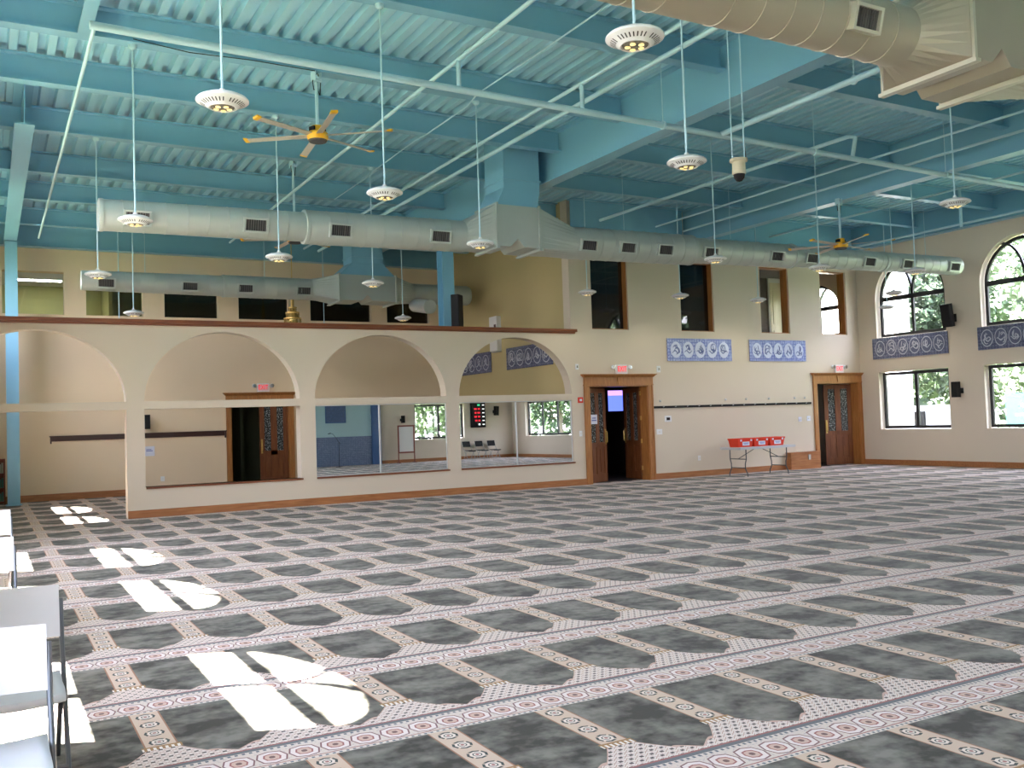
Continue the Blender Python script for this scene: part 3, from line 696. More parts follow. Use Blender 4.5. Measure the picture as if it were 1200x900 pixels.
def fitting(d_, x0, x1, zb, zt, y0, y1, rl, rr, zc_l, zc_r, tl, tr, mat, fl, riser=None, rmat='blue'):
    """rectangular box with two tapers to round, flanged joints, notched underside and a riser"""
    m_ = MB()
    n = 32
    def taper(xr, zc, r, xb, name):
        ring = []; sq = []
        for j in range(n):
            t = 2*PI*j/n + PI/4*0
            cy, cz = math.cos(t), math.sin(t); ring.append((xr, r*cy, zc+r*cz))
            k = max(abs(cy), abs(cz)); yc, hy, zcc, hz = (y0+y1)/2, (y1-y0)/2, (zb+zt)/2, (zt-zb)/2
            sq.append((xb, yc+hy*cy/k, zcc+hz*cz/k))
        MB().add(ring+sq, [(j, (j+1)%n, n+(j+1)%n, n+j) for j in range(n)]).build(name, mat, d_)
    taper(x0-tl, zc_l, rl, x0, 'transition'); taper(x1+tr, zc_r, rr, x1, 'transition')
    # centre body: two halves meeting in a raised V along the underside
    mx = (x0+x1)/2; q = 0.16
    body = [(x0, zb), (mx-0.18, zb), (mx-0.02, zb+q), (mx+0.12, zb), (x1, zb), (x1, zt), (x0, zt)]
    MB().slab(body, [], fX, y0, y1).build('fitting_body', mat, d_)
    for x in (x0, x1):
        e = 0.03
        MB().slab([(y0-e, zb-e), (y1+e, zb-e), (y1+e, zt+e), (y0-e, zt+e)], [[(y0, zb), (y1, zb), (y1, zt), (y0, zt)]], fY, x-0.02, x+0.02).box(x-0.04, y0-0.05, zb-0.055, x+0.04, y1+0.05, zb-0.02).build('flange', fl, d_)
    if riser:
        a, b, c, e, z2 = riser
        MB().hexa([(x0+0.02, y0+0.02, zt), (x1-0.02, y0+0.02, zt), (x1-0.02, y1-0.02, zt), (x0+0.02, y1-0.02, zt)], [(a, c, zt+0.35), (b, c, zt+0.35), (b, e, zt+0.35), (a, e, zt+0.35)]).build('riser_transition', mat if rmat != 'blue' else 'blue', d_)
        MB().box(a, c, zt+0.35, b, e, z2).box(a-0.02, c-0.02, zt+0.5, b+0.02, e+0.02, zt+0.53).build('riser', rmat, d_)
zA = lambda x: 5.02+0.0138*(x-1.55)
vt = [(2.07, .245), (3.88, .245), (5.31, .29), (7.19, .29), (10.4, .32), (11.35, .32), (12.3, .32), (13.57, .28), (15.52, .26), (16.65, .24), (18.6, .235), (19.98, .23), (21.8, .23)]
d1 = duct_run('air_duct', 'long grey round duct hanging in front of the arched partition', [(1.55, zA(1.55), .245), (4.75, zA(4.75), .25), (4.82, zA(4.82), .29), (7.75, zA(7.75), .29)], 15.5, None, None, [(x, zA(x), r) for x, r in vt], [(4.78, zA(4.78), .28), (13.2, zA(13.2), .31), (16.2, zA(16.2), .27), (19.3, zA(19.3), .24), (1.57, zA(1.57), .24)], 'duct')
pts = [(10.15, zA(10.15), .32), (13.15, zA(13.15), .32), (13.25, zA(13.25), .275), (16.1, zA(16.1), .265), (16.3, zA(16.3), .24), (22.2, zA(22.2), .235), (22.24, zA(22.2), .20)]
for i in range(len(pts)-1):
    (x0, z0, ra), (x1, z1, rb) = pts[i], pts[i+1]
    m_ = MB().cyl((x0, 0, z0), (x1, 0, z1), ra, rb, 32); k = max(1, int((x1-x0)/0.3))
    for j in range(1, k):
        f = j/k; rr = ra+(rb-ra)*f; m_.lathe([(rr-0.01, -0.006), (rr+0.007, -0.005), (rr+0.007, 0.005), (rr-0.01, 0.006)], (x0+(x1-x0)*f, 0, z0+(z1-z0)*f), 32, 'x')
    m_.build('duct_section', 'duct', d1, True)
fitting(d1, 8.30, 9.22, 4.90, 5.68, -0.40, 0.42, .29, .32, zA(7.75), zA(10.15), 0.55, 0.93, 'duct', 'duct', (8.50, 9.28, -0.35, 0.40, 7.09), 'blue')
zB = 5.28
d2 = duct_run('air_duct', 'grey round duct hanging behind the partition near the back wall', [(1.98, zB, .235), (5.2, zB, .26), (5.3, zB, .28), (7.5, zB, .28)], 24.0, None, None, [(x, zB, .27) for x in (2.5, 4.4, 5.75, 7.6-.35)], [(5.25, zB, .27)], 'duct')
MB().cyl((10.4, 0, zB), (12.1, 0, zB), .28, .28, 32).cyl((12.1, 0, zB), (12.16, 0, zB), .28, .25, 32).build('duct_section', 'duct', d2, True)
fitting(d2, 8.15, 9.75, 4.98, 5.66, -0.45, 0.45, .28, .28, zB, zB, 0.65, 0.65, 'duct', 'duct', (8.55, 9.42, -0.35, 0.35, 7.09), 'blue')
sdk = MB().cyl((10.45, -1.1, 4.78), (10.45, -0.1, 4.95), .19, .19, 24); sdk.build('branch_outlet', 'duct', d2, True)
zC = 5.3
d3 = duct_run('air_duct', 'large beige round duct near the camera with a wide flanged fitting', [(2.9, zC, .30), (5.2, zC, .29), (7.86, zC, .29)], 6.0, None, None, [(7.05, zC, .30)], [(2.92, zC, .29)], 'duct_b', 0.30)
fitting(d3, 8.28, 9.22, 4.98, 5.85, -0.52, 0.50, .29, .29, zC, zC, 0.44, 0.9, 'duct_b', 'flange', (8.45, 9.05, -0.4, 0.4, 7.09), 'blue')
MB().cyl((10.1, 0, zC), (15.5, 0, zC), .29, .28, 32).build('duct_section', 'duct_b', d3, True)
for dd_, y, xs_ in ((d1, 15.5, (11.5, 14.4, 21.0)), (d2, 24.0, (3.4, 6.3, 11.6)), (d3, 6.0, (4.0, 6.6))):
    for x in xs_: MB().cyl((x, 0, 5.5), (x, 0, 7.10), 0.006, n=6).build('hanger_rod', 'pipe', dd_)

# ---------------------------------------------------------------- sprinkler pipes
def pipe(label, pts, r, extra=None, mat='pipe', group='sprinkler pipes'):
    p = tag(MB().tube(pts, r, 10).build('sprinkler_pipe', mat, None, True), label, 'pipe', group)
    if extra:
        for q in extra:
            hg = MB(); x, y, z, zt = q; hg.cyl((x, y, z), (x, y, zt), 0.008, n=6); hg.lathe([(r+0.004, -0.015), (r+0.02, -0.015), (r+0.02, 0.015), (r+0.004, 0.015)], (x, y, z), 12, 'x'); hg.build('pipe_hanger', mat, p)
    return p
ym = lambda x: 10.67+0.032*(x-1.03)
pipe('thick teal main pipe crossing under all the girders', [(1.0, ym(1), 6.0), (22.3, ym(22.3), 6.0)], 0.045, [(x, ym(x), 6.0, 7.09) for x in (8.9, 12.2, 15.8, 19.5)])
pipe('thin pale pipe from the main pipe end towards the back wall', [(1.05, ym(1), 6.0), (1.05, 22.8, 6.0)], 0.022)
pipe('thin teal pipe passing over the left yellow ceiling fan', [(5.44, 4.0, 6.4), (5.44, 24.0, 6.4)], 0.028)
pipe('upper of two parallel teal pipes reaching the duct riser', [(7.42, 3.5, 6.4), (7.42, 24.2, 6.4)], 0.028)
pipe('lower of two parallel teal pipes reaching the duct riser', [(7.88, 3.5, 6.4), (7.88, 24.4, 6.4)], 0.036)
pipe('short vertical riser pipe right of the left ceiling fan', [(5.44, ym(5.4), 6.04), (5.44, ym(5.4), 6.4)], 0.03)
pipe('short vertical riser pipe below the round white pendant lamp', [(7.42, ym(7.4), 6.04), (7.42, ym(7.4), 6.4)], 0.03)
pipe('thick teal pipe starting at the main pipe just right of the deep girder', [(10.08, ym(10), 6.02), (10.1, 3.0, 6.02)], 0.042, [(10.1, 8.4, 6.02, 7.09)])
pipe('teal pipe ending in an elbow above the main pipe', [(12.95, 18.4, 6.4), (13.15, 11.1, 6.4), (13.17, 10.98, 6.35), (13.17, ym(13.2)-0.0, 6.04)], 0.036)
pipe('thin teal pipe left of the second girder', [(14.8, 18.6, 6.42), (14.8, 3.0, 6.42)], 0.022)
pipe('thin teal pipe close beside the second girder', [(15.85, 18.8, 6.42), (15.85, 3.0, 6.42)], 0.026)
pipe('thin teal pipe in the far bay beside the end wall beam', [(22.3, 18.9, 6.4), (22.3, 3.0, 6.4)], 0.03)
pipe('thin teal pipe in the far bay below the joists', [(19.0, 18.9, 6.5), (19.0, 3.0, 6.5)], 0.026)
pipe('short vertical stub pipe in the far bay', [(21.2, 14.6, 6.1), (21.2, 14.6, 7.09)], 0.035)
tag(MB().tube([(6.79, 19.8, 6.68), (6.79, 17.6, 6.68), (6.74, 17.2, 6.68), (6.70, 15.1, 6.68), (6.74, 14.7, 6.68), (6.74, 13.1, 6.68), (6.6, 12.5, 6.66), (6.64, 10.6, 6.66), (6.68, 8.2, 6.68)], 0.012, 6).build('electrical_conduit', 'pipe', None, True), 'thin bent conduit linking the third line of lamps', 'conduit')
tag(MB().tube([(1.7, 12.66, 6.72), (2.4, 12.66, 6.66), (3.2, 12.66, 6.69), (4.1, 12.66, 6.68)], 0.006, 6).build('electrical_cable', 'black', None, True), 'thin black cable running along the joist to the left fan', 'cable')

# ---------------------------------------------------------------- pendant lamps
def make_lamp():
    t = empty('pendant_lamp')
    MB().lathe([(0.0001, 0.10), (0.022, 0.10), (0.03, 0.075), (0.10, 0.05), (0.15, 0.045), (0.20, 0.022), (0.215, 0.006), (0.215, -0.006), (0.19, -0.018), (0.135, -0.045), (0.115, -0.062), (0.105, -0.062), (0.10, -0.045), (0.0001, -0.045)], n=40).build('lamp_housing', 'white', t, True)
    MB().lathe([(0.0001, -0.047), (0.098, -0.047), (0.096, -0.058), (0.06, -0.066), (0.0001, -0.068)], n=28).build('lamp_lens', 'lens', t, True)
    b = MB()
    for i in range(5):
        a = 2*PI*i/5; b.lathe([(0.0001, -0.012), (0.022, -0.004), (0.022, 0.004), (0.0001, 0.008)], (0.055*math.cos(a), 0.055*math.sin(a), -0.068), 8)
    b.build('bulb', 'bulb', t)
    v = MB()
    for i in range(36):
        if i % 9 in (0,): continue
        a = 2*PI*i/36; ca, sa = math.cos(a), math.sin(a); r0, r1, z0, z1 = 0.142, 0.182, -0.0425, -0.0225; wv = 0.005
        px, py = -sa*wv, ca*wv
        v.add([(r0*ca-px, r0*sa-py, z0-0.002), (r1*ca-px, r1*sa-py, z1-0.002), (r1*ca+px, r1*sa+py, z1-0.002), (r0*ca+px, r0*sa+py, z0-0.002)], [(0, 1, 2, 3)])
    v.build('vent_grille', 'dark', t)
    return t
def rod(t, L):
    MB().cyl((0, 0, 0.09), (0, 0, L), 0.011, n=8).build('rod', 'pipe', t, True)
    MB().lathe([(0.02, L-0.06), (0.05, L-0.04), (0.055, L), (0.0001, L)], n=12).build('ceiling_box', 'pipe', t)
proto = None
LAMPS = [
 (1.75, 7.88, 4.4, 6.7, 'pendant lamp near the top left corner, above the left end of the long duct'),
 (1.71, 12.82, 4.4, 6.7, 'pendant lamp in front of the first vent of the long duct'),
 (1.68, 17.17, 4.36, 6.7, 'pendant lamp before the wall just below the left end of the long duct'),
 (4.17, 5.40, 4.42, 6.7, 'large pendant lamp nearest the beige duct at the picture top'),
 (4.17, 10.34, 4.41, 6.7, 'pendant lamp right of the yellow ceiling fan'),
 (4.13, 14.82, 4.4, 6.7, 'pendant lamp hanging below the long duct by the yellow fan half hidden'),
 (6.68, 7.82, 4.4, 6.7, 'pendant lamp crossing the deep girder beside the dome camera'),
 (6.79, 12.92, 4.44, 6.7, 'pendant lamp at the left of the rectangular duct fitting'),
 (6.62, 17.15, 4.42, 6.7, 'pendant lamp before the riser of the duct near the back wall'),
 (12.34, 18.16, 4.6, 7.10, 'pendant lamp just left of the first tall dark interior window'),
 (12.16, 13.52, 4.6, 7.10, 'pendant lamp under the long duct, third window in line behind'),
 (12.30, 8.55, 4.6, 7.10, 'pendant lamp hanging below the beige flanged fitting'),
 (15.02, 18.03, 4.6, 7.10, 'pendant lamp just left of the second tall dark interior window'),
 (15.05, 13.61, 4.6, 7.10, 'pendant lamp before the duct above the fourth interior window'),
 (17.71, 18.12, 4.6, 7.10, 'pendant lamp just left of the tall interior window with the bright doorway'),
 (17.58, 13.25, 4.6, 7.10, 'pendant lamp before the top of the first arched end window'),
 (20.35, 16.0, 4.6, 7.10, 'upper of two pendant lamps seen against the glass of the first arched window'),
 (22.2, 17.7, 4.50, 7.10, 'lower of two pendant lamps seen against the glass of the first arched window'),
 (2.89, 22.2, 4.32, 6.7, 'pendant lamp behind the partition before the second interior window'),
 (2.90, 24.85, 4.22, 7.10, 'pendant lamp behind the partition cut by the cap rail on the left'),
 (9.36, 22.2, 4.37, 6.7, 'pendant lamp behind the partition before the last interior window'),
 (8.10, 24.75, 4.20, 7.10, 'pendant lamp behind the partition cut by the cap rail below the riser'),
]
for x, y, z, zt, lab in LAMPS:
    if proto is None: o = proto = make_lamp()
    else: o = copy_tree(proto)
    o.location = (x, y, z); tag(o, lab[0:] if len(lab.split()) < 16 else lab, 'pendant lamp', 'white disc pendant lamps')
    o['_l'] = zt-z
    pl = bpy.data.lights.new('pendant_fill', 'SPOT'); pl.energy = FILL_W; pl.spot_size = R(160); pl.spot_blend = 0.6; pl.shadow_soft_size = 0.09; pl.color = (1, 0.9, 0.75)  # spot added under each pendant as fill light for the hall
    po = bpy.data.objects.new('pendant_fill', pl); C.objects.link(po); po.parent = o; po.location = (0, 0, -0.09)
for o in [o for o in C.objects if '_l' in o]:
    rod(o, o['_l']); del o['_l']

# ---------------------------------------------------------------- ceiling fans
def make_fan(rad=1.08):
    t = empty('ceiling_fan')
    MB().lathe([(0.0001, -0.085), (0.12, -0.085), (0.135, -0.06), (0.0001, -0.06)], n=32).build('bottom_plate', 'dark', t, True)
    MB().lathe([(0.0001, -0.06), (0.135, -0.06), (0.150, -0.03), (0.150, 0.03), (0.13, 0.055), (0.0001, 0.055)], n=32).build('motor_housing', 'yellow', t, True)
    MB().lathe([(0.0001, 0.055), (0.085, 0.055), (0.085, 0.14), (0.0001, 0.14)], n=24).build('upper_housing', 'yellow', t, True)
    MB().box(-0.115, -0.05, 0.055, -0.085, 0.05, 0.12).box(0.085, -0.05, 0.055, 0.115, 0.05, 0.12).build('junction_box', 'black', t)
    for k in range(6):
        b = MB(); a = k*PI/3
        def P(u, v, h):
            tw = R(10); y = v*math.cos(tw); z = h+v*math.sin(tw)
            return (u*math.cos(a)-y*math.sin(a), u*math.sin(a)+y*math.cos(a), z)
        b.hexa([P(0.13, -0.045, 0), P(rad-0.06, -0.05, 0), P(rad-0.06, 0.05, 0), P(0.13, 0.045, 0)], [P(0.13, -0.045, 0.012), P(rad-0.06, -0.05, 0.010), P(rad-0.06, 0.05, 0.010), P(0.13, 0.045, 0.012)])
        bl = b.build('blade', 'blade', t)
        w2 = MB(); w2.hexa([P(rad-0.06, -0.053, -0.003), P(rad, -0.05, 0.0), P(rad, 0.05, 0.0), P(rad-0.06, 0.053, -0.003)], [P(rad-0.06, -0.053, 0.016), P(rad+0.01, -0.045, 0.028), P(rad+0.01, 0.045, 0.028), P(rad-0.06, 0.053, 0.016)])
        w2.build('blade_tip', 'yellow', bl)
    return t
fan0 = None
for x, y, z, zt, ang, scl, lab in ((4.15, 12.76, 5.78, 6.7, 24, 1.0, 'yellow hub ceiling fan hanging in full view below the left joists'), (5.50, 18.55, 5.47, 7.10, 34, 1.0, 'yellow hub ceiling fan half hidden behind the long duct'), (16.05, 13.9, 5.18, 6.19, 9, 1.0, 'yellow hub ceiling fan hanging from the girder before the end wall')):
    if fan0 is None: f_ = fan0 = make_fan()
    else: f_ = copy_tree(fan0)
    f_.location = (x, y, z); f_.rotation_euler.z = R(ang); tag(f_, lab, 'ceiling fan', 'yellow and grey ceiling fans'); f_['_l'] = zt-z
for f_ in [o for o in C.objects if '_l' in o]:
    L = f_['_l']; del f_['_l']
    MB().cyl((0, 0, 0.14), (0, 0, L-0.12), 0.024, n=12).build('rod', 'pipe', f_, True)
    MB().box(-0.06, -0.05, L-0.14, 0.06, 0.05, L-0.1).box(-0.06, -0.05, L-0.1, -0.05, 0.05, L).box(0.05, -0.05, L-0.1, 0.06, 0.05, L).build('mount_bracket', 'pipe', f_)
    MB().tube([(0.02, 0, L), (0.10, 0.02, L-0.1), (0.09, 0.03, L-0.3), (0.03, 0.02, L-0.22), (-0.04, 0.01, L-0.26), (-0.07, 0, L-0.15), (0.0, 0, L-0.02)], 0.007, 6).build('cable', 'black', f_, True)

# ---------------------------------------------------------------- dome camera
dc = thing('dome_camera', 'beige dome security camera hanging on two rods beside the deep girder', 'security camera', (8.13, 8.55, 4.62))
MB().lathe([(0.0001, 0.16), (0.11, 0.16), (0.11, 0.13), (0.08, 0.12), (0.085, -0.02), (0.075, -0.03), (0.0001, -0.03)], n=28).build('camera_body', pmat('beige_camera_paint', (0.55, 0.50, 0.36), 0.5), dc, True)
MB().lathe([(0.0001, -0.12), (0.035, -0.11), (0.062, -0.075), (0.072, -0.03), (0.0001, -0.03)], n=28).build('camera_dome', 'black', dc, True)
MB().cyl((-0.10, 0, 0.15), (-0.10, 0, 2.47), 0.008, n=6).cyl((0.10, 0, 0.15), (0.10, 0, 2.47), 0.010, n=6).build('hanger_rod', 'pipe', dc)
MB().tube([(0.10, 0.01, 0.1), (0.13, 0.01, 0.2), (0.112, 0.01, 0.5), (0.112, 0.01, 1.6)], 0.007, 6).build('cable', 'black', dc, True)

# ---------------------------------------------------------------- chandelier
ch = thing('chandelier', 'gold crystal chandelier hanging behind the partition below the rear duct', 'chandelier', (7.36, 25.2, 4.42))
MB().cyl((0, 0, 0.55), (0, 0, 0.95), 0.045, n=12).cyl((0, 0, 0.95), (0, 0, 2.68), 0.012, n=8).build('stem', 'brass', ch, True)
for r_, z_, n_ in ((0.10, 0.50, 10), (0.17, 0.36, 16), (0.22, 0.20, 20), (0.20, 0.04, 18)):
    MB().lathe([(r_, z_), (r_+0.02, z_+0.01), (r_+0.02, z_+0.035), (r_, z_+0.04)], n=24).build('ring', 'brass', ch)
    c_ = MB()
    for i in range(n_):
        a = 2*PI*i/n_
        for q in range(3): c_.lathe([(0.0001, -0.03), (0.018, 0), (0.0001, 0.03)], (r_*math.cos(a), r_*math.sin(a), z_-0.02-0.045*q), 6)
    c_.build('crystal_strand', 'gold', ch)
MB().lathe([(0.0001, -0.02), (0.09, 0.02), (0.15, 0.15), (0.12, 0.35), (0.05, 0.5), (0.0001, 0.55)], n=20).build('body', 'gold', ch, True)

# ---------------------------------------------------------------- wall speakers
def speaker(loc, rz, tilt, h, lab, wd=0.24, brk=True):
    s = thing('wall_speaker', lab, 'speaker', loc, 'black wall speakers', rz)
    b_ = MB().hexa([(-wd/2, 0, 0), (wd/2, 0, 0), (wd*0.36, 0.2, 0), (-wd*0.36, 0.2, 0)], [(-wd/2, 0, h), (wd/2, 0, h), (wd*0.36, 0.2, h), (-wd*0.36, 0.2, h)]).build('cabinet', 'black', s)
    g_ = MB().box(-wd*0.45, -0.015, 0.02, wd*0.45, 0.0, h-0.02).build('grille', 'black', s)
    for o in (b_, g_): o.rotation_euler.x = tilt
    if brk: MB().box(-0.03, 0.14, h*0.35, 0.03, 0.34, h*0.35+0.04).box(-0.05, 0.32, h*0.25, 0.05, 0.34, h*0.6).build('bracket', 'black', s)
    return s
# a speaker faces local -Y; on the end wall it faces -X
speaker((XF-0.34, 16.17, 3.78), R(-90), R(9), 0.62, 'large tilted black speaker between the arched end windows', 0.28)
speaker((XF-0.34, 16.07, 1.88), R(-90), 0, 0.42, 'small black speaker between the square end windows', 0.16)
speaker((3.70, YB-0.34, 1.74), 0, 0, 0.38, 'small black speaker on the back wall seen in the second opening', 0.17)
speaker((9.85, 19.86, 3.88), R(40), R(0), 0.80, 'black speaker on the blue column above the partition', 0.28)
speaker((21.95, YQ+0.34, 2.08), R(180), R(6), 0.45, 'black speaker seen in the mirror beside the red scoreboard', 0.22)
speaker((17.0, YQ+0.34, 1.86), R(180), 0, 0.34, 'black speaker seen in the mirror above the whiteboard', 0.14)

# ---------------------------------------------------------------- table and boxes
tb = thing('folding_table', 'grey folding table with curved steel legs against the cream wall', 'table', (17.85, 18.5, 0))
MB().box(-0.98, -0.38, 0.715, 0.98, 0.38, 0.76).box(-0.97, -0.37, 0.70, 0.97, 0.37, 0.716).build('tabletop', 'table', tb)
for s in (-1, 1):
    for q in (-1, 1):
        MB().tube([(s*0.72, q*0.30, 0.71), (s*0.72, q*0.30, 0.45), (s*0.72+s*0.0, q*0.26, 0.33), (s*0.72, q*0.18+q*0.08, 0.2), (s*0.72, q*0.33, 0.08), (s*0.72, q*0.34, 0.0)], 0.014).build('leg', 'chairleg', tb, True)
    MB().cyl((s*0.72, -0.27, 0.22), (s*0.72, 0.27, 0.22), 0.012, n=8).cyl((s*0.72, -0.30, 0.45), (s*0.72, 0.30, 0.45), 0.012, n=8).build('crossbar', 'chairleg', tb)
    MB().cyl((s*0.72, 0, 0.45), (s*0.12, 0, 0.70), 0.010, n=8).build('brace', 'chairleg', tb)
def bin_(x, lab):
    b = thing('plastic_bin', lab, 'bin', (x, 18.47, 0.76), 'red bins on the folding table')
    B = lambda w_, d_, z: [(-w_, -d_, z), (w_, -d_, z), (w_, d_, z), (-w_, d_, z)]
    MB().hexa(B(0.23, 0.16, 0), B(0.265, 0.19, 0.20)).build('body', 'red', b)
    MB().slab(rect(-0.275, -0.2, 0.275, 0.2), [rect(-0.25, -0.175, 0.25, 0.175)], lambda u, v, t: (u, v, t), 0.19, 0.225).build('rim', 'red', b)
    lb = MB().box(-0.12, -0.192, 0.04, 0.12, -0.185, 0.14).build('paper_label', 'paper', b)
    MB().box(-0.09, -0.194, 0.10, 0.09, -0.192, 0.112).box(-0.07, -0.194, 0.075, 0.07, -0.192, 0.087).build('print', 'ink', lb)
    MB().box(-0.20, -0.205, 0.15, -0.15, -0.195, 0.20).box(0.15, -0.205, 0.15, 0.20, -0.195, 0.20).build('handle_clip', 'paper', b)
bin_(17.22, 'red plastic bin at the left end of the row on the table'); bin_(17.78, 'red plastic bin in the middle of the row on the table'); bin_(18.34, 'red plastic bin at the right end of the row on the table')
wb = thing('wooden_bench_box', 'low light wood box against the wall beside the folding table', 'box', (20.3, YA-0.02, 0))
MB().box(-0.55, -0.20, 0, 0.60, 0, 0.46).build('body', 'woodbase', wb); MB().box(-0.57, -0.22, 0.46, 0.62, 0, 0.485).build('lid', 'woodbase', wb)
MB().box(0.12, -0.225, 0.26, 0.2, -0.20, 0.40).build('outlet', 'greymetal', wb)

# ---------------------------------------------------------------- rails and small wall fittings
t = thing('coat_rail', 'long thin black rail between the two oak doorways', 'rail', (15.13, YA, 1.84))
MB().box(0, -0.03, 0, 5.72, 0, 0.06).build('backboard', 'black', t)
h_ = MB()
for i in range(14): h_.cyl((0.3+i*0.4, -0.03, 0.03), (0.3+i*0.4, -0.07, 0.045), 0.008, n=6)
h_.build('peg', 'alu', t)
for i, x in enumerate((15.35, 17.6, 18.35, 19.2, 20.2, 20.6)):
    s_ = tag(MB().lathe([(0.03, 0), (0.035, 0.02), (0.015, 0.05), (0.0001, 0.05)], (x, YA, 2.03), 10, 'y').build('wall_hook', 'alu', None), 'small metal hook above the black rail, number %s from the nearer doorway' % ['one', 'two', 'three', 'four', 'five', 'six'][i], 'hook', 'hooks above the rail')
    s_.scale = (1, -1, 1); s_.location.y = 2*YA
t = thing('wall_rail', 'dark wooden rail on the back wall behind the first two arches', 'rail', (1.42, YB, 1.50))
MB().box(0, -0.02, 0, 4.38, 0, 0.13).build('backboard', 'darkwood', t); MB().box(-0.02, -0.09, 0.11, 4.40, 0, 0.14).build('shelf', 'darkwood', t)
MB().box(0, -0.08, -0.06, 0.03, 0, 0.11).box(4.35, -0.08, -0.06, 4.38, 0, 0.11).build('bracket', 'darkwood', t)
def plate(name, label, cat, x0, x1, z0, z1, y, mat, part=None, pm='black', group=None):
    p = thing(name, label, cat, ((x0+x1)/2, y, (z0+z1)/2), group); a, b = (x1-x0)/2, (z1-z0)/2
    MB().slab(rect(-a, -b, a, b), [], fX, -0.012, 0).build('plate', mat, p)
    if part: MB().slab(rect(-a*part, -b*part, a*part, b*part), [], fX, -0.03, -0.012).build('centre', pm, p)
    return p
plate('fire_alarm_pull', 'small red fire alarm box left of the oak doorway', 'fire alarm', 12.79, 12.94, 2.03, 2.17, YA, 'red', 0.4, 'white')
plate('light_switch', 'white switch plate between the mirror and the oak doorway', 'light switch', 12.80, 12.88, 1.20, 1.34, YA, 'white', 0.3, 'offwhite', 'white switch plates')
plate('light_switch', 'pale blue switch plate just right of the oak doorway below the sensor', 'light switch', 15.20, 15.38, 1.16, 1.30, YA, 'white', 0.3, 'offwhite', 'white switch plates')
plate('wall_sensor', 'square white sensor with a black eye under the black rail', 'sensor', 15.48, 15.70, 1.48, 1.64, YA, 'white', 0.45, 'black')
plate('wall_outlet', 'white outlet low on the cream wall left of the table', 'outlet', 16.55, 16.64, 0.42, 0.55, YA, 'white', 0.4, 'offwhite', 'outlets')
plate('light_switch', 'pale green switch plate left of the corner doorway', 'light switch', 20.33, 20.45, 1.35, 1.48, YA, 'paper', 0.3, 'offwhite', 'white switch plates')
plate('light_switch', 'pale blue switch plate touching the corner doorway casing', 'light switch', 20.66, 20.80, 1.36, 1.50, YA, 'paper', 0.3, 'offwhite', 'white switch plates')
plate('wall_outlet', 'white outlet low on the back wall in the second opening', 'outlet', 4.07, 4.17, 0.33, 0.46, YB, 'white', 0.4, 'offwhite', 'outlets')
plate('wall_strobe', 'small white strobe upper left of the oak doorway', 'alarm strobe', 12.75, 12.84, 2.86, 3.0, YA, 'white', 0.4, 'chrome')
plate('wall_strobe', 'small pale strobe upper right of the oak doorway', 'alarm strobe', 15.28, 15.40, 2.78, 2.95, YA, 'white', 0.4, 'chrome')
pn = thing('paper_notice', 'white paper notice on the back wall under the dark rail', 'notice', (3.80, YB-0.004, 1.15)); MB().slab(rect(-0.13, -0.13, 0.13, 0.13), [], fX, -0.003, 0).build('sheet', 'paper', pn); MB().box(-0.08, -0.005, 0.0, 0.08, -0.003, 0.02).box(-0.08, -0.005, 0.04, 0.05, -0.003, 0.055).build('print', 'ink', pn)
pn = thing('paper_notice', 'white paper notice taped on the leaded glass of the oak door', 'notice', (13.36, YA+0.16, 1.60), None, R(27)); MB().slab(rect(-0.17, -0.11, 0.17, 0.13), [], fX, -0.003, 0).build('sheet', 'paper', pn); MB().box(-0.1, -0.005, 0.03, 0.1, -0.003, 0.055).box(-0.12, -0.005, -0.03, 0.12, -0.003, 0.0).build('print', 'ink', pn)
bx_ = thing('wall_heater_box', 'white box fixed high on the ochre side wall beside the cap rail', 'wall box', (XS, 23.2, 3.62))
MB().box(-0.14, -0.22, 0, 0, 0.22, 0.98).build('body', 'offwhite', bx_); MB().box(-0.145, -0.17, 0.35, -0.14, -0.06, 0.75).build('slot', 'darkwood', bx_)
MB().box(-0.1, -0.2, -0.03, 0, 0.2, 0).build('base', 'greymetal', bx_)

# bookshelf at the left edge
bs = thing('bookshelf', 'dark red-brown bookshelf at the left edge behind the blue column', 'bookshelf', (0.12, 26.35, 0))
m_ = MB().box(-0.5, -0.2, 0, -0.47, 0.2, 1.12).box(0.25, -0.2, 0, 0.28, 0.2, 1.12)
m_.build('side_panel', 'redbrown', bs); MB().box(-0.47, 0.17, 0, 0.25, 0.2, 1.1).build('back_panel', 'redbrown', bs)
for z in (0.05, 0.38, 0.74, 1.09): MB().box(-0.47, -0.2, z, 0.25, 0.18, z+0.03).build('shelf', 'redbrown', bs)
bi = 0
for z, hh, mt in ((0.08, 0.22, 'bookg'), (0.41, 0.24, 'bookg'), (0.77, 0.25, 'book')):
    for i in range(7):
        bi += 1; h2 = hh-0.02*((i*5) % 3)
        b_ = thing('book', '%s book upright on the %s shelf, number %s from the right end' % ({'bookg': 'green', 'book': 'pale'}[mt], {0.08: 'bottom', 0.41: 'middle', 0.77: 'top'}[z], ['one', 'two', 'three', 'four', 'five', 'six', 'seven'][i]), 'book', (0.34-i*0.05, 26.3, z+0.001), 'books on the corner bookshelf')
        MB().box(-0.02, -0.1, 0, 0.02, 0.1, h2).build('cover', mt, b_); MB().box(-0.016, -0.095, 0.004, 0.016, 0.097, h2-0.004).build('pages', 'paper', b_)

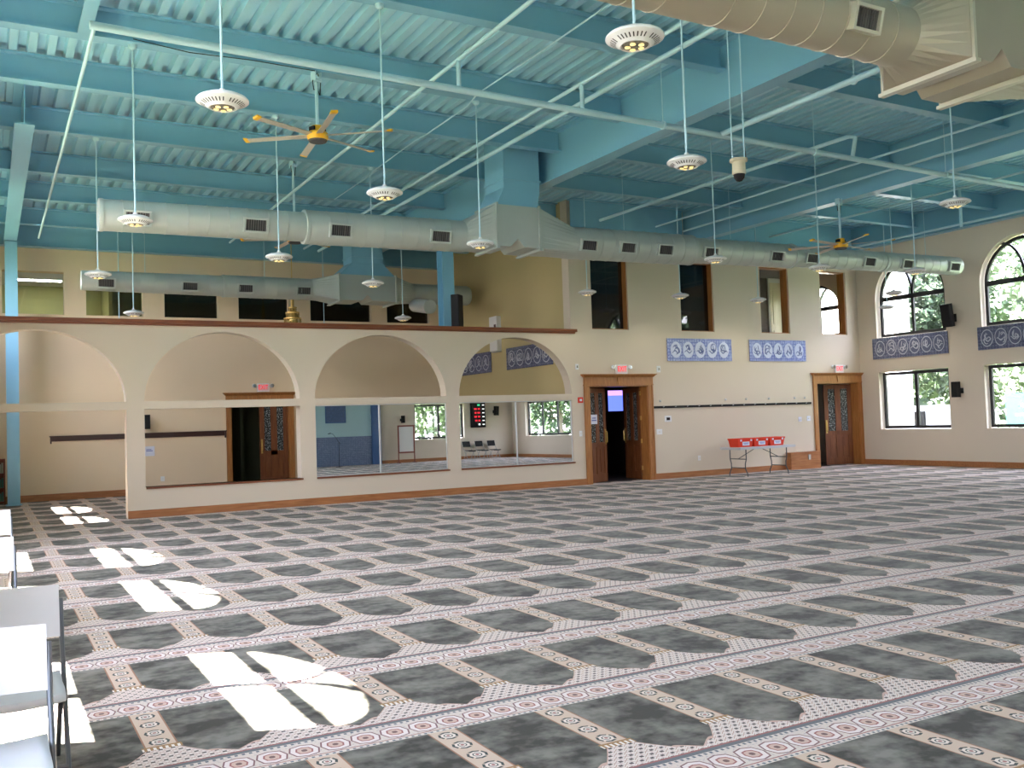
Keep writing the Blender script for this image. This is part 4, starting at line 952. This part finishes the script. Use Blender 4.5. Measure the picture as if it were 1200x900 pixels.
# ---------------------------------------------------------------- folding chairs
def make_chair(pm='chair', fm='chairleg'):
    t = empty('folding_chair')
    # local: faces -Y, origin on the floor under the seat centre
    W = 0.225
    def curved(y_a, z_a, y_b, z_b, w_, th, bow, name):
        n = 10; top = []; 
        m = MB(); vs = []
        for j in range(n+1):
            u = -w_+2*w_*j/n; c = bow*(1-(u/w_)**2)
            for (y, z) in ((y_a, z_a), (y_b, z_b)):
                vs += [(u, y+c, z), (u, y+c+th[0], z+th[1])]
        fs = []
        for j in range(n):
            a = j*4; b = a+4
            fs += [(a, b, b+2, a+2), (a+1, a+3, b+3, b+1), (a, a+1, b+1, b), (a+2, b+2, b+3, a+3)]
        fs += [(0, 2, 3, 1), (n*4, n*4+1, n*4+3, n*4+2)]
        return m.add(vs, fs).build(name, pm, t, True)
    curved(0.255, 0.60, 0.315, 0.86, W-0.004, (-0.018, 0.004), 0.03, 'backrest')
    s = MB(); n = 10; vs = []
    rows = [(0.17, 0.448), (0.02, 0.425), (-0.16, 0.435), (-0.235, 0.425), (-0.25, 0.395)]
    for j in range(n+1):
        u = -W+0.01+2*(W-0.01)*j/n; k = -0.010*(1-(u/W)**2)
        for y, z in rows: vs += [(u, y - 0.02*(1-(u/W)**2)*(1 if y < 0 else 0), z+k)]
    m = len(rows); fs = [(j*m+i, (j+1)*m+i, (j+1)*m+i+1, j*m+i+1) for j in range(n) for i in range(m-1)]
    so_ = s.add(vs, fs).build('seat', pm, t, True); sm = so_.modifiers.new('thick', 'SOLIDIFY'); sm.thickness = 0.022; sm.offset = -1
    for sd_ in (-1, 1):
        x = sd_*(W+0.004)
        MB().tube([(x, 0.300, 0.79), (x, 0.24, 0.58), (x, 0.10, 0.40), (x, -0.06, 0.16), (x, -0.16, 0.0)], 0.0125).build('front_leg', fm, t, True)
        x2 = sd_*(W-0.022)
        MB().tube([(x2, -0.12, 0.42), (x2, 0.05, 0.24), (x2, 0.22, 0.0)], 0.0125).build('rear_leg', fm, t, True)
    MB().cyl((-W, -0.14, 0.05), (W, -0.14, 0.05), 0.010, n=8).build('front_crossbar', fm, t)
    MB().cyl((-W+0.02, 0.20, 0.04), (W-0.02, 0.20, 0.04), 0.010, n=8).build('rear_crossbar', fm, t)
    return t
g = 'white folding chairs along the window wall'
c0 = make_chair()
for i, (x, y, lab) in enumerate(((0.105, 5.23, 'white folding chair at the left edge whose seat and dark legs are fully visible'), (-0.01, 4.12, 'white folding chair nearest the camera with a sunlit backrest'),
        (-0.04, 8.12, 'white folding chair further back whose leg stands in the sunlight'), (0.0, 11.25, 'white folding chair farthest back at the left picture edge'))):
    o = c0 if i == 0 else copy_tree(c0); o.location = (x, y, 0); tag(o, lab, 'folding chair', g)
cr = make_chair('black', 'greymetal'); MTg = 'greymetal'
for i, (x, lab) in enumerate(((20.28, 'grey folding chair seen in the mirror, next to the mirror edge'), (20.96, 'grey folding chair seen in the mirror, middle of three'), (21.64, 'grey folding chair seen in the mirror, right of three under the speaker'))):
    o = cr if i == 0 else copy_tree(cr); o.location = (x, YQ+0.55, 0); o.rotation_euler.z = R(172); tag(o, lab, 'folding chair', 'grey folding chairs reflected in the mirror')
for o in cr.children:
    pass

# ---------------------------------------------------------------- things on the front wall, seen in the mirrors
struct(MB().box(12.5, YQ, 1.32, 15.5, YQ+0.03, 6.3).build('wall_mihrab_upper', 'palewall'), 'pale cyan wall above the blue dado')
struct(MB().box(12.5, YQ, 0, 15.5, YQ+0.05, 1.32).build('trim_blue_dado', 'bluedado'), 'blue tiled dado')
struct(MB().box(15.5, YQ, 0, 15.92, YQ+0.18, 6.3).build('column_blue_pilaster', 'bluecol'), 'dark blue pilaster')
hp = thing('hanging_panel', 'dark blue framed panel on the pale wall seen in the mirror', 'wall panel', (13.8, YQ+0.03, 1.95)); MB().box(-0.48, 0, 0, 0.48, 0.03, 1.0).build('frame', 'bluecol', hp); MB().box(-0.44, 0.03, 0.04, 0.44, 0.035, 0.96).build('panel_face', 'bluepanel', hp)
ms = thing('microphone_stand', 'thin black microphone stand before the blue dado seen in the mirror', 'microphone stand', (13.6, YQ+1.0, 0))
MB().cyl((0, 0, 0.02), (0, 0, 1.1), 0.010, n=8).build('pole', 'black', ms); MB().lathe([(0.16, 0), (0.16, 0.015), (0.02, 0.03), (0.0001, 0.03)], n=20).build('base', 'black', ms)
MB().tube([(0.08, 0, 1.0), (0, 0, 1.1), (-0.25, 0, 1.45), (-0.36, 0, 1.5)], 0.009, 6).build('boom', 'black', ms); MB().cyl((-0.36, 0, 1.5), (-0.48, 0, 1.48), 0.02, n=10).build('microphone', 'black', ms)
wbd = thing('whiteboard', 'whiteboard with a red-brown frame seen in the mirror', 'whiteboard', (17.08, YQ+0.35, 0))
MB().slab(rect(-0.42, 0.45, 0.42, 1.75), [rect(-0.36, 0.52, 0.36, 1.68)], fX, 0, 0.04).build('frame', 'redbrown', wbd); MB().box(-0.36, 0.015, 0.52, 0.36, 0.025, 1.68).build('writing_surface', 'offwhite', wbd)
for s in (-1, 1): MB().box(s*0.40-0.02, 0, 0, s*0.40+0.02, 0.04, 0.45).box(s*0.40-0.02, -0.2, 0, s*0.40+0.02, 0.24, 0.03).build('leg', 'redbrown', wbd)
MB().box(-0.38, 0.0, 0.45, 0.38, 0.10, 0.47).build('tray', 'redbrown', wbd)
lb_ = thing('scoreboard', 'tall black board with rows of red lit figures seen in the mirror', 'lit board', (21.05, YQ+0.015, 1.52))
MB().box(-0.40, 0, 0, 0.40, 0.07, 1.45).build('casing', 'black', lb_)
for i, (mt, ws) in enumerate((('whiteled', (0.10,)), ('redled', (0.1, 0.12)), ('redled', (0.12, 0.14)), ('redled', (0.14, 0.10)), ('redled', (0.12, 0.14)), ('greenled', (0.14,)), ('redled', (0.13, 0.1)))):
    z = 0.12+i*0.19
    MB().box(0.22, 0.07, z, 0.34, 0.074, z+0.05).build('row_caption', 'whiteled', lb_)
    m_ = MB(); x = 0.10
    for q in ws: m_.box(x-q, 0.07, z-0.01, x, 0.074, z+0.07); x -= q+0.06
    m_.build('lit_figures', mt, lb_)

# ---------------------------------------------------------------- outside
tag(MB().box(-60, -60, -0.4, 90, 90, -0.3).build('lawn', 'grass'), 'green lawn and ground outside the windows', None, None, 'structure')
def make_tree(seed, mat):
    rnd = random.Random(seed); t = empty('tree')
    MB().tube([(0, 0, -0.3), (0.1, 0, 1.5), (0.0, 0.1, 3.2), (0.2, 0, 5.0)], 0.16, 10).tube([(0.0, 0.1, 2.4), (0.6, 0.3, 3.6), (1.2, 0.5, 4.6)], 0.07, 8).tube([(0.0, 0.1, 2.0), (-0.7, -0.2, 3.2), (-1.2, -0.3, 4.4)], 0.07, 8).build('trunk', 'bark', t, True)
    m = MB(); blobs = [(rnd.uniform(-1.7, 1.7), rnd.uniform(-1.7, 1.7), rnd.uniform(1.7, 6.8), rnd.uniform(0.8, 1.4)) for _ in range(36)]
    for bx, by, bz, br in blobs:
        for _ in range(230):
            v = Vector((rnd.gauss(0, 1), rnd.gauss(0, 1), rnd.gauss(0, 1))).normalized()*br*rnd.uniform(0.55, 1)
            c = Vector((bx, by, bz))+v; a = Vector((rnd.gauss(0, 1), rnd.gauss(0, 1), rnd.gauss(0, 1))).normalized(); b = a.orthogonal().normalized(); s = rnd.uniform(0.09, 0.18)
            m.add([c-a*s, c+b*s*0.6, c+a*s, c-b*s*0.6], [(0, 1, 2, 3)])
    m.build('crown', mat, t)
    return t
ta = make_tree(3, 'leaf'); tb_ = make_tree(8, 'leaf2')
spots = [(33.5, 26.2, 1.2, ta, 'leafy tree seen through the first arched end window'), (34.2, 20.0, 1.05, tb_, 'pale leafy tree standing behind the teal sign'), (41.5, 29.0, 1.3, None, 'tall leafy tree farther off beyond the white outer wall'),
         (42.0, 20.0, 1.2, None, 'tall leafy tree far behind the teal sign'), (33.5, 13.0, 0.9, None, 'leafy tree outside the third end window'), (31.5, -11.0, 1.0, None, 'leafy tree outside the wide three-part window'),
         (22.6, -10.5, 1.0, None, 'leafy tree outside the front wall window'), (14.5, -12.0, 1.0, None, 'leafy tree outside the front wall near the pilaster')]
tl_ = MB(); rnd = random.Random(5)
for q in range(15000):
    if q % 3: cx_, cy_ = 50+rnd.uniform(-1.5, 1.5), rnd.uniform(-30, 62)
    else: cx_, cy_ = rnd.uniform(0, 50), -30+rnd.uniform(-1.5, 1.5)
    cz_ = rnd.uniform(-0.3, 11+1.5*math.sin(cx_*0.7)+1.5*math.sin(cy_*0.6)); a = Vector((rnd.gauss(0, 1), rnd.gauss(0, 1), rnd.gauss(0, 1))).normalized(); b = a.orthogonal().normalized(); c = Vector((cx_, cy_, cz_)); z_ = rnd.uniform(0.25, 0.6)
    tl_.add([c-a*z_, c+b*z_*0.6, c+a*z_, c-b*z_*0.6], [(0, 1, 2, 3)])
tag(tl_.build('treeline', 'leaf'), 'dense green treeline far outside the windows', 'treeline', None, 'stuff')
for i, (x, y, s, o, lab) in enumerate(spots):
    if o is None: o = copy_tree(ta if i % 2 else tb_)
    o.location = (x, y, 0); o.scale = (s, s, s); o.rotation_euler.z = i*1.1; tag(o, lab, 'tree', 'trees outside the windows')
wbx = thing('white_building', 'white rendered boundary wall standing outside behind the first end windows', 'outer wall', (25.6, 20.6, -0.3))
MB().box(0, -0.55, 0, 0.6, 3.5, 7.5).build('wall', 'render', wbx); MB().box(-0.1, -0.6, 7.5, 0.7, 3.6, 7.7).build('cornice', 'render', wbx)
sgn = thing('teal_sign', 'teal board with pale lettering standing outside the second square window', 'sign', (30.0, 18.6, -0.3))
MB().box(-0.04, -1.4, 1.2, 0.04, 0.75, 2.3).build('board', 'teal', sgn); MB().box(-0.05, -1.3, 0, 0.05, -1.2, 1.2).box(-0.05, 0.5, 0, 0.05, 0.6, 1.2).build('post', 'render', sgn)
MB().box(-0.05, -0.9, 1.85, -0.04, 0.2, 1.95).box(-0.05, -1.1, 1.55, -0.04, 0.4, 1.62).build('pale_lines', 'white', sgn)
van = thing('white_van', 'white van parked outside the first square window', 'van', (29.4, 21.2, -0.3))
MB().hexa([(-0.9, -0.9, 0.4), (0.9, -0.9, 0.4), (0.9, 3.6, 0.4), (-0.9, 3.6, 0.4)], [(-0.8, -0.75, 2.0), (0.8, -0.75, 2.0), (0.8, 3.4, 2.0), (-0.8, 3.4, 2.0)]).build('body', 'render', van)
for x in (-0.8, 0.7):
    for y in (-0.1, 2.8): MB().cyl((x, y, 0.33), (x+0.15, y, 0.33), 0.33, n=20).build('wheel', 'black', van)
MB().box(-0.93, 0.2, 1.3, -0.84, 2.9, 1.8).build('side_window', 'black', van)
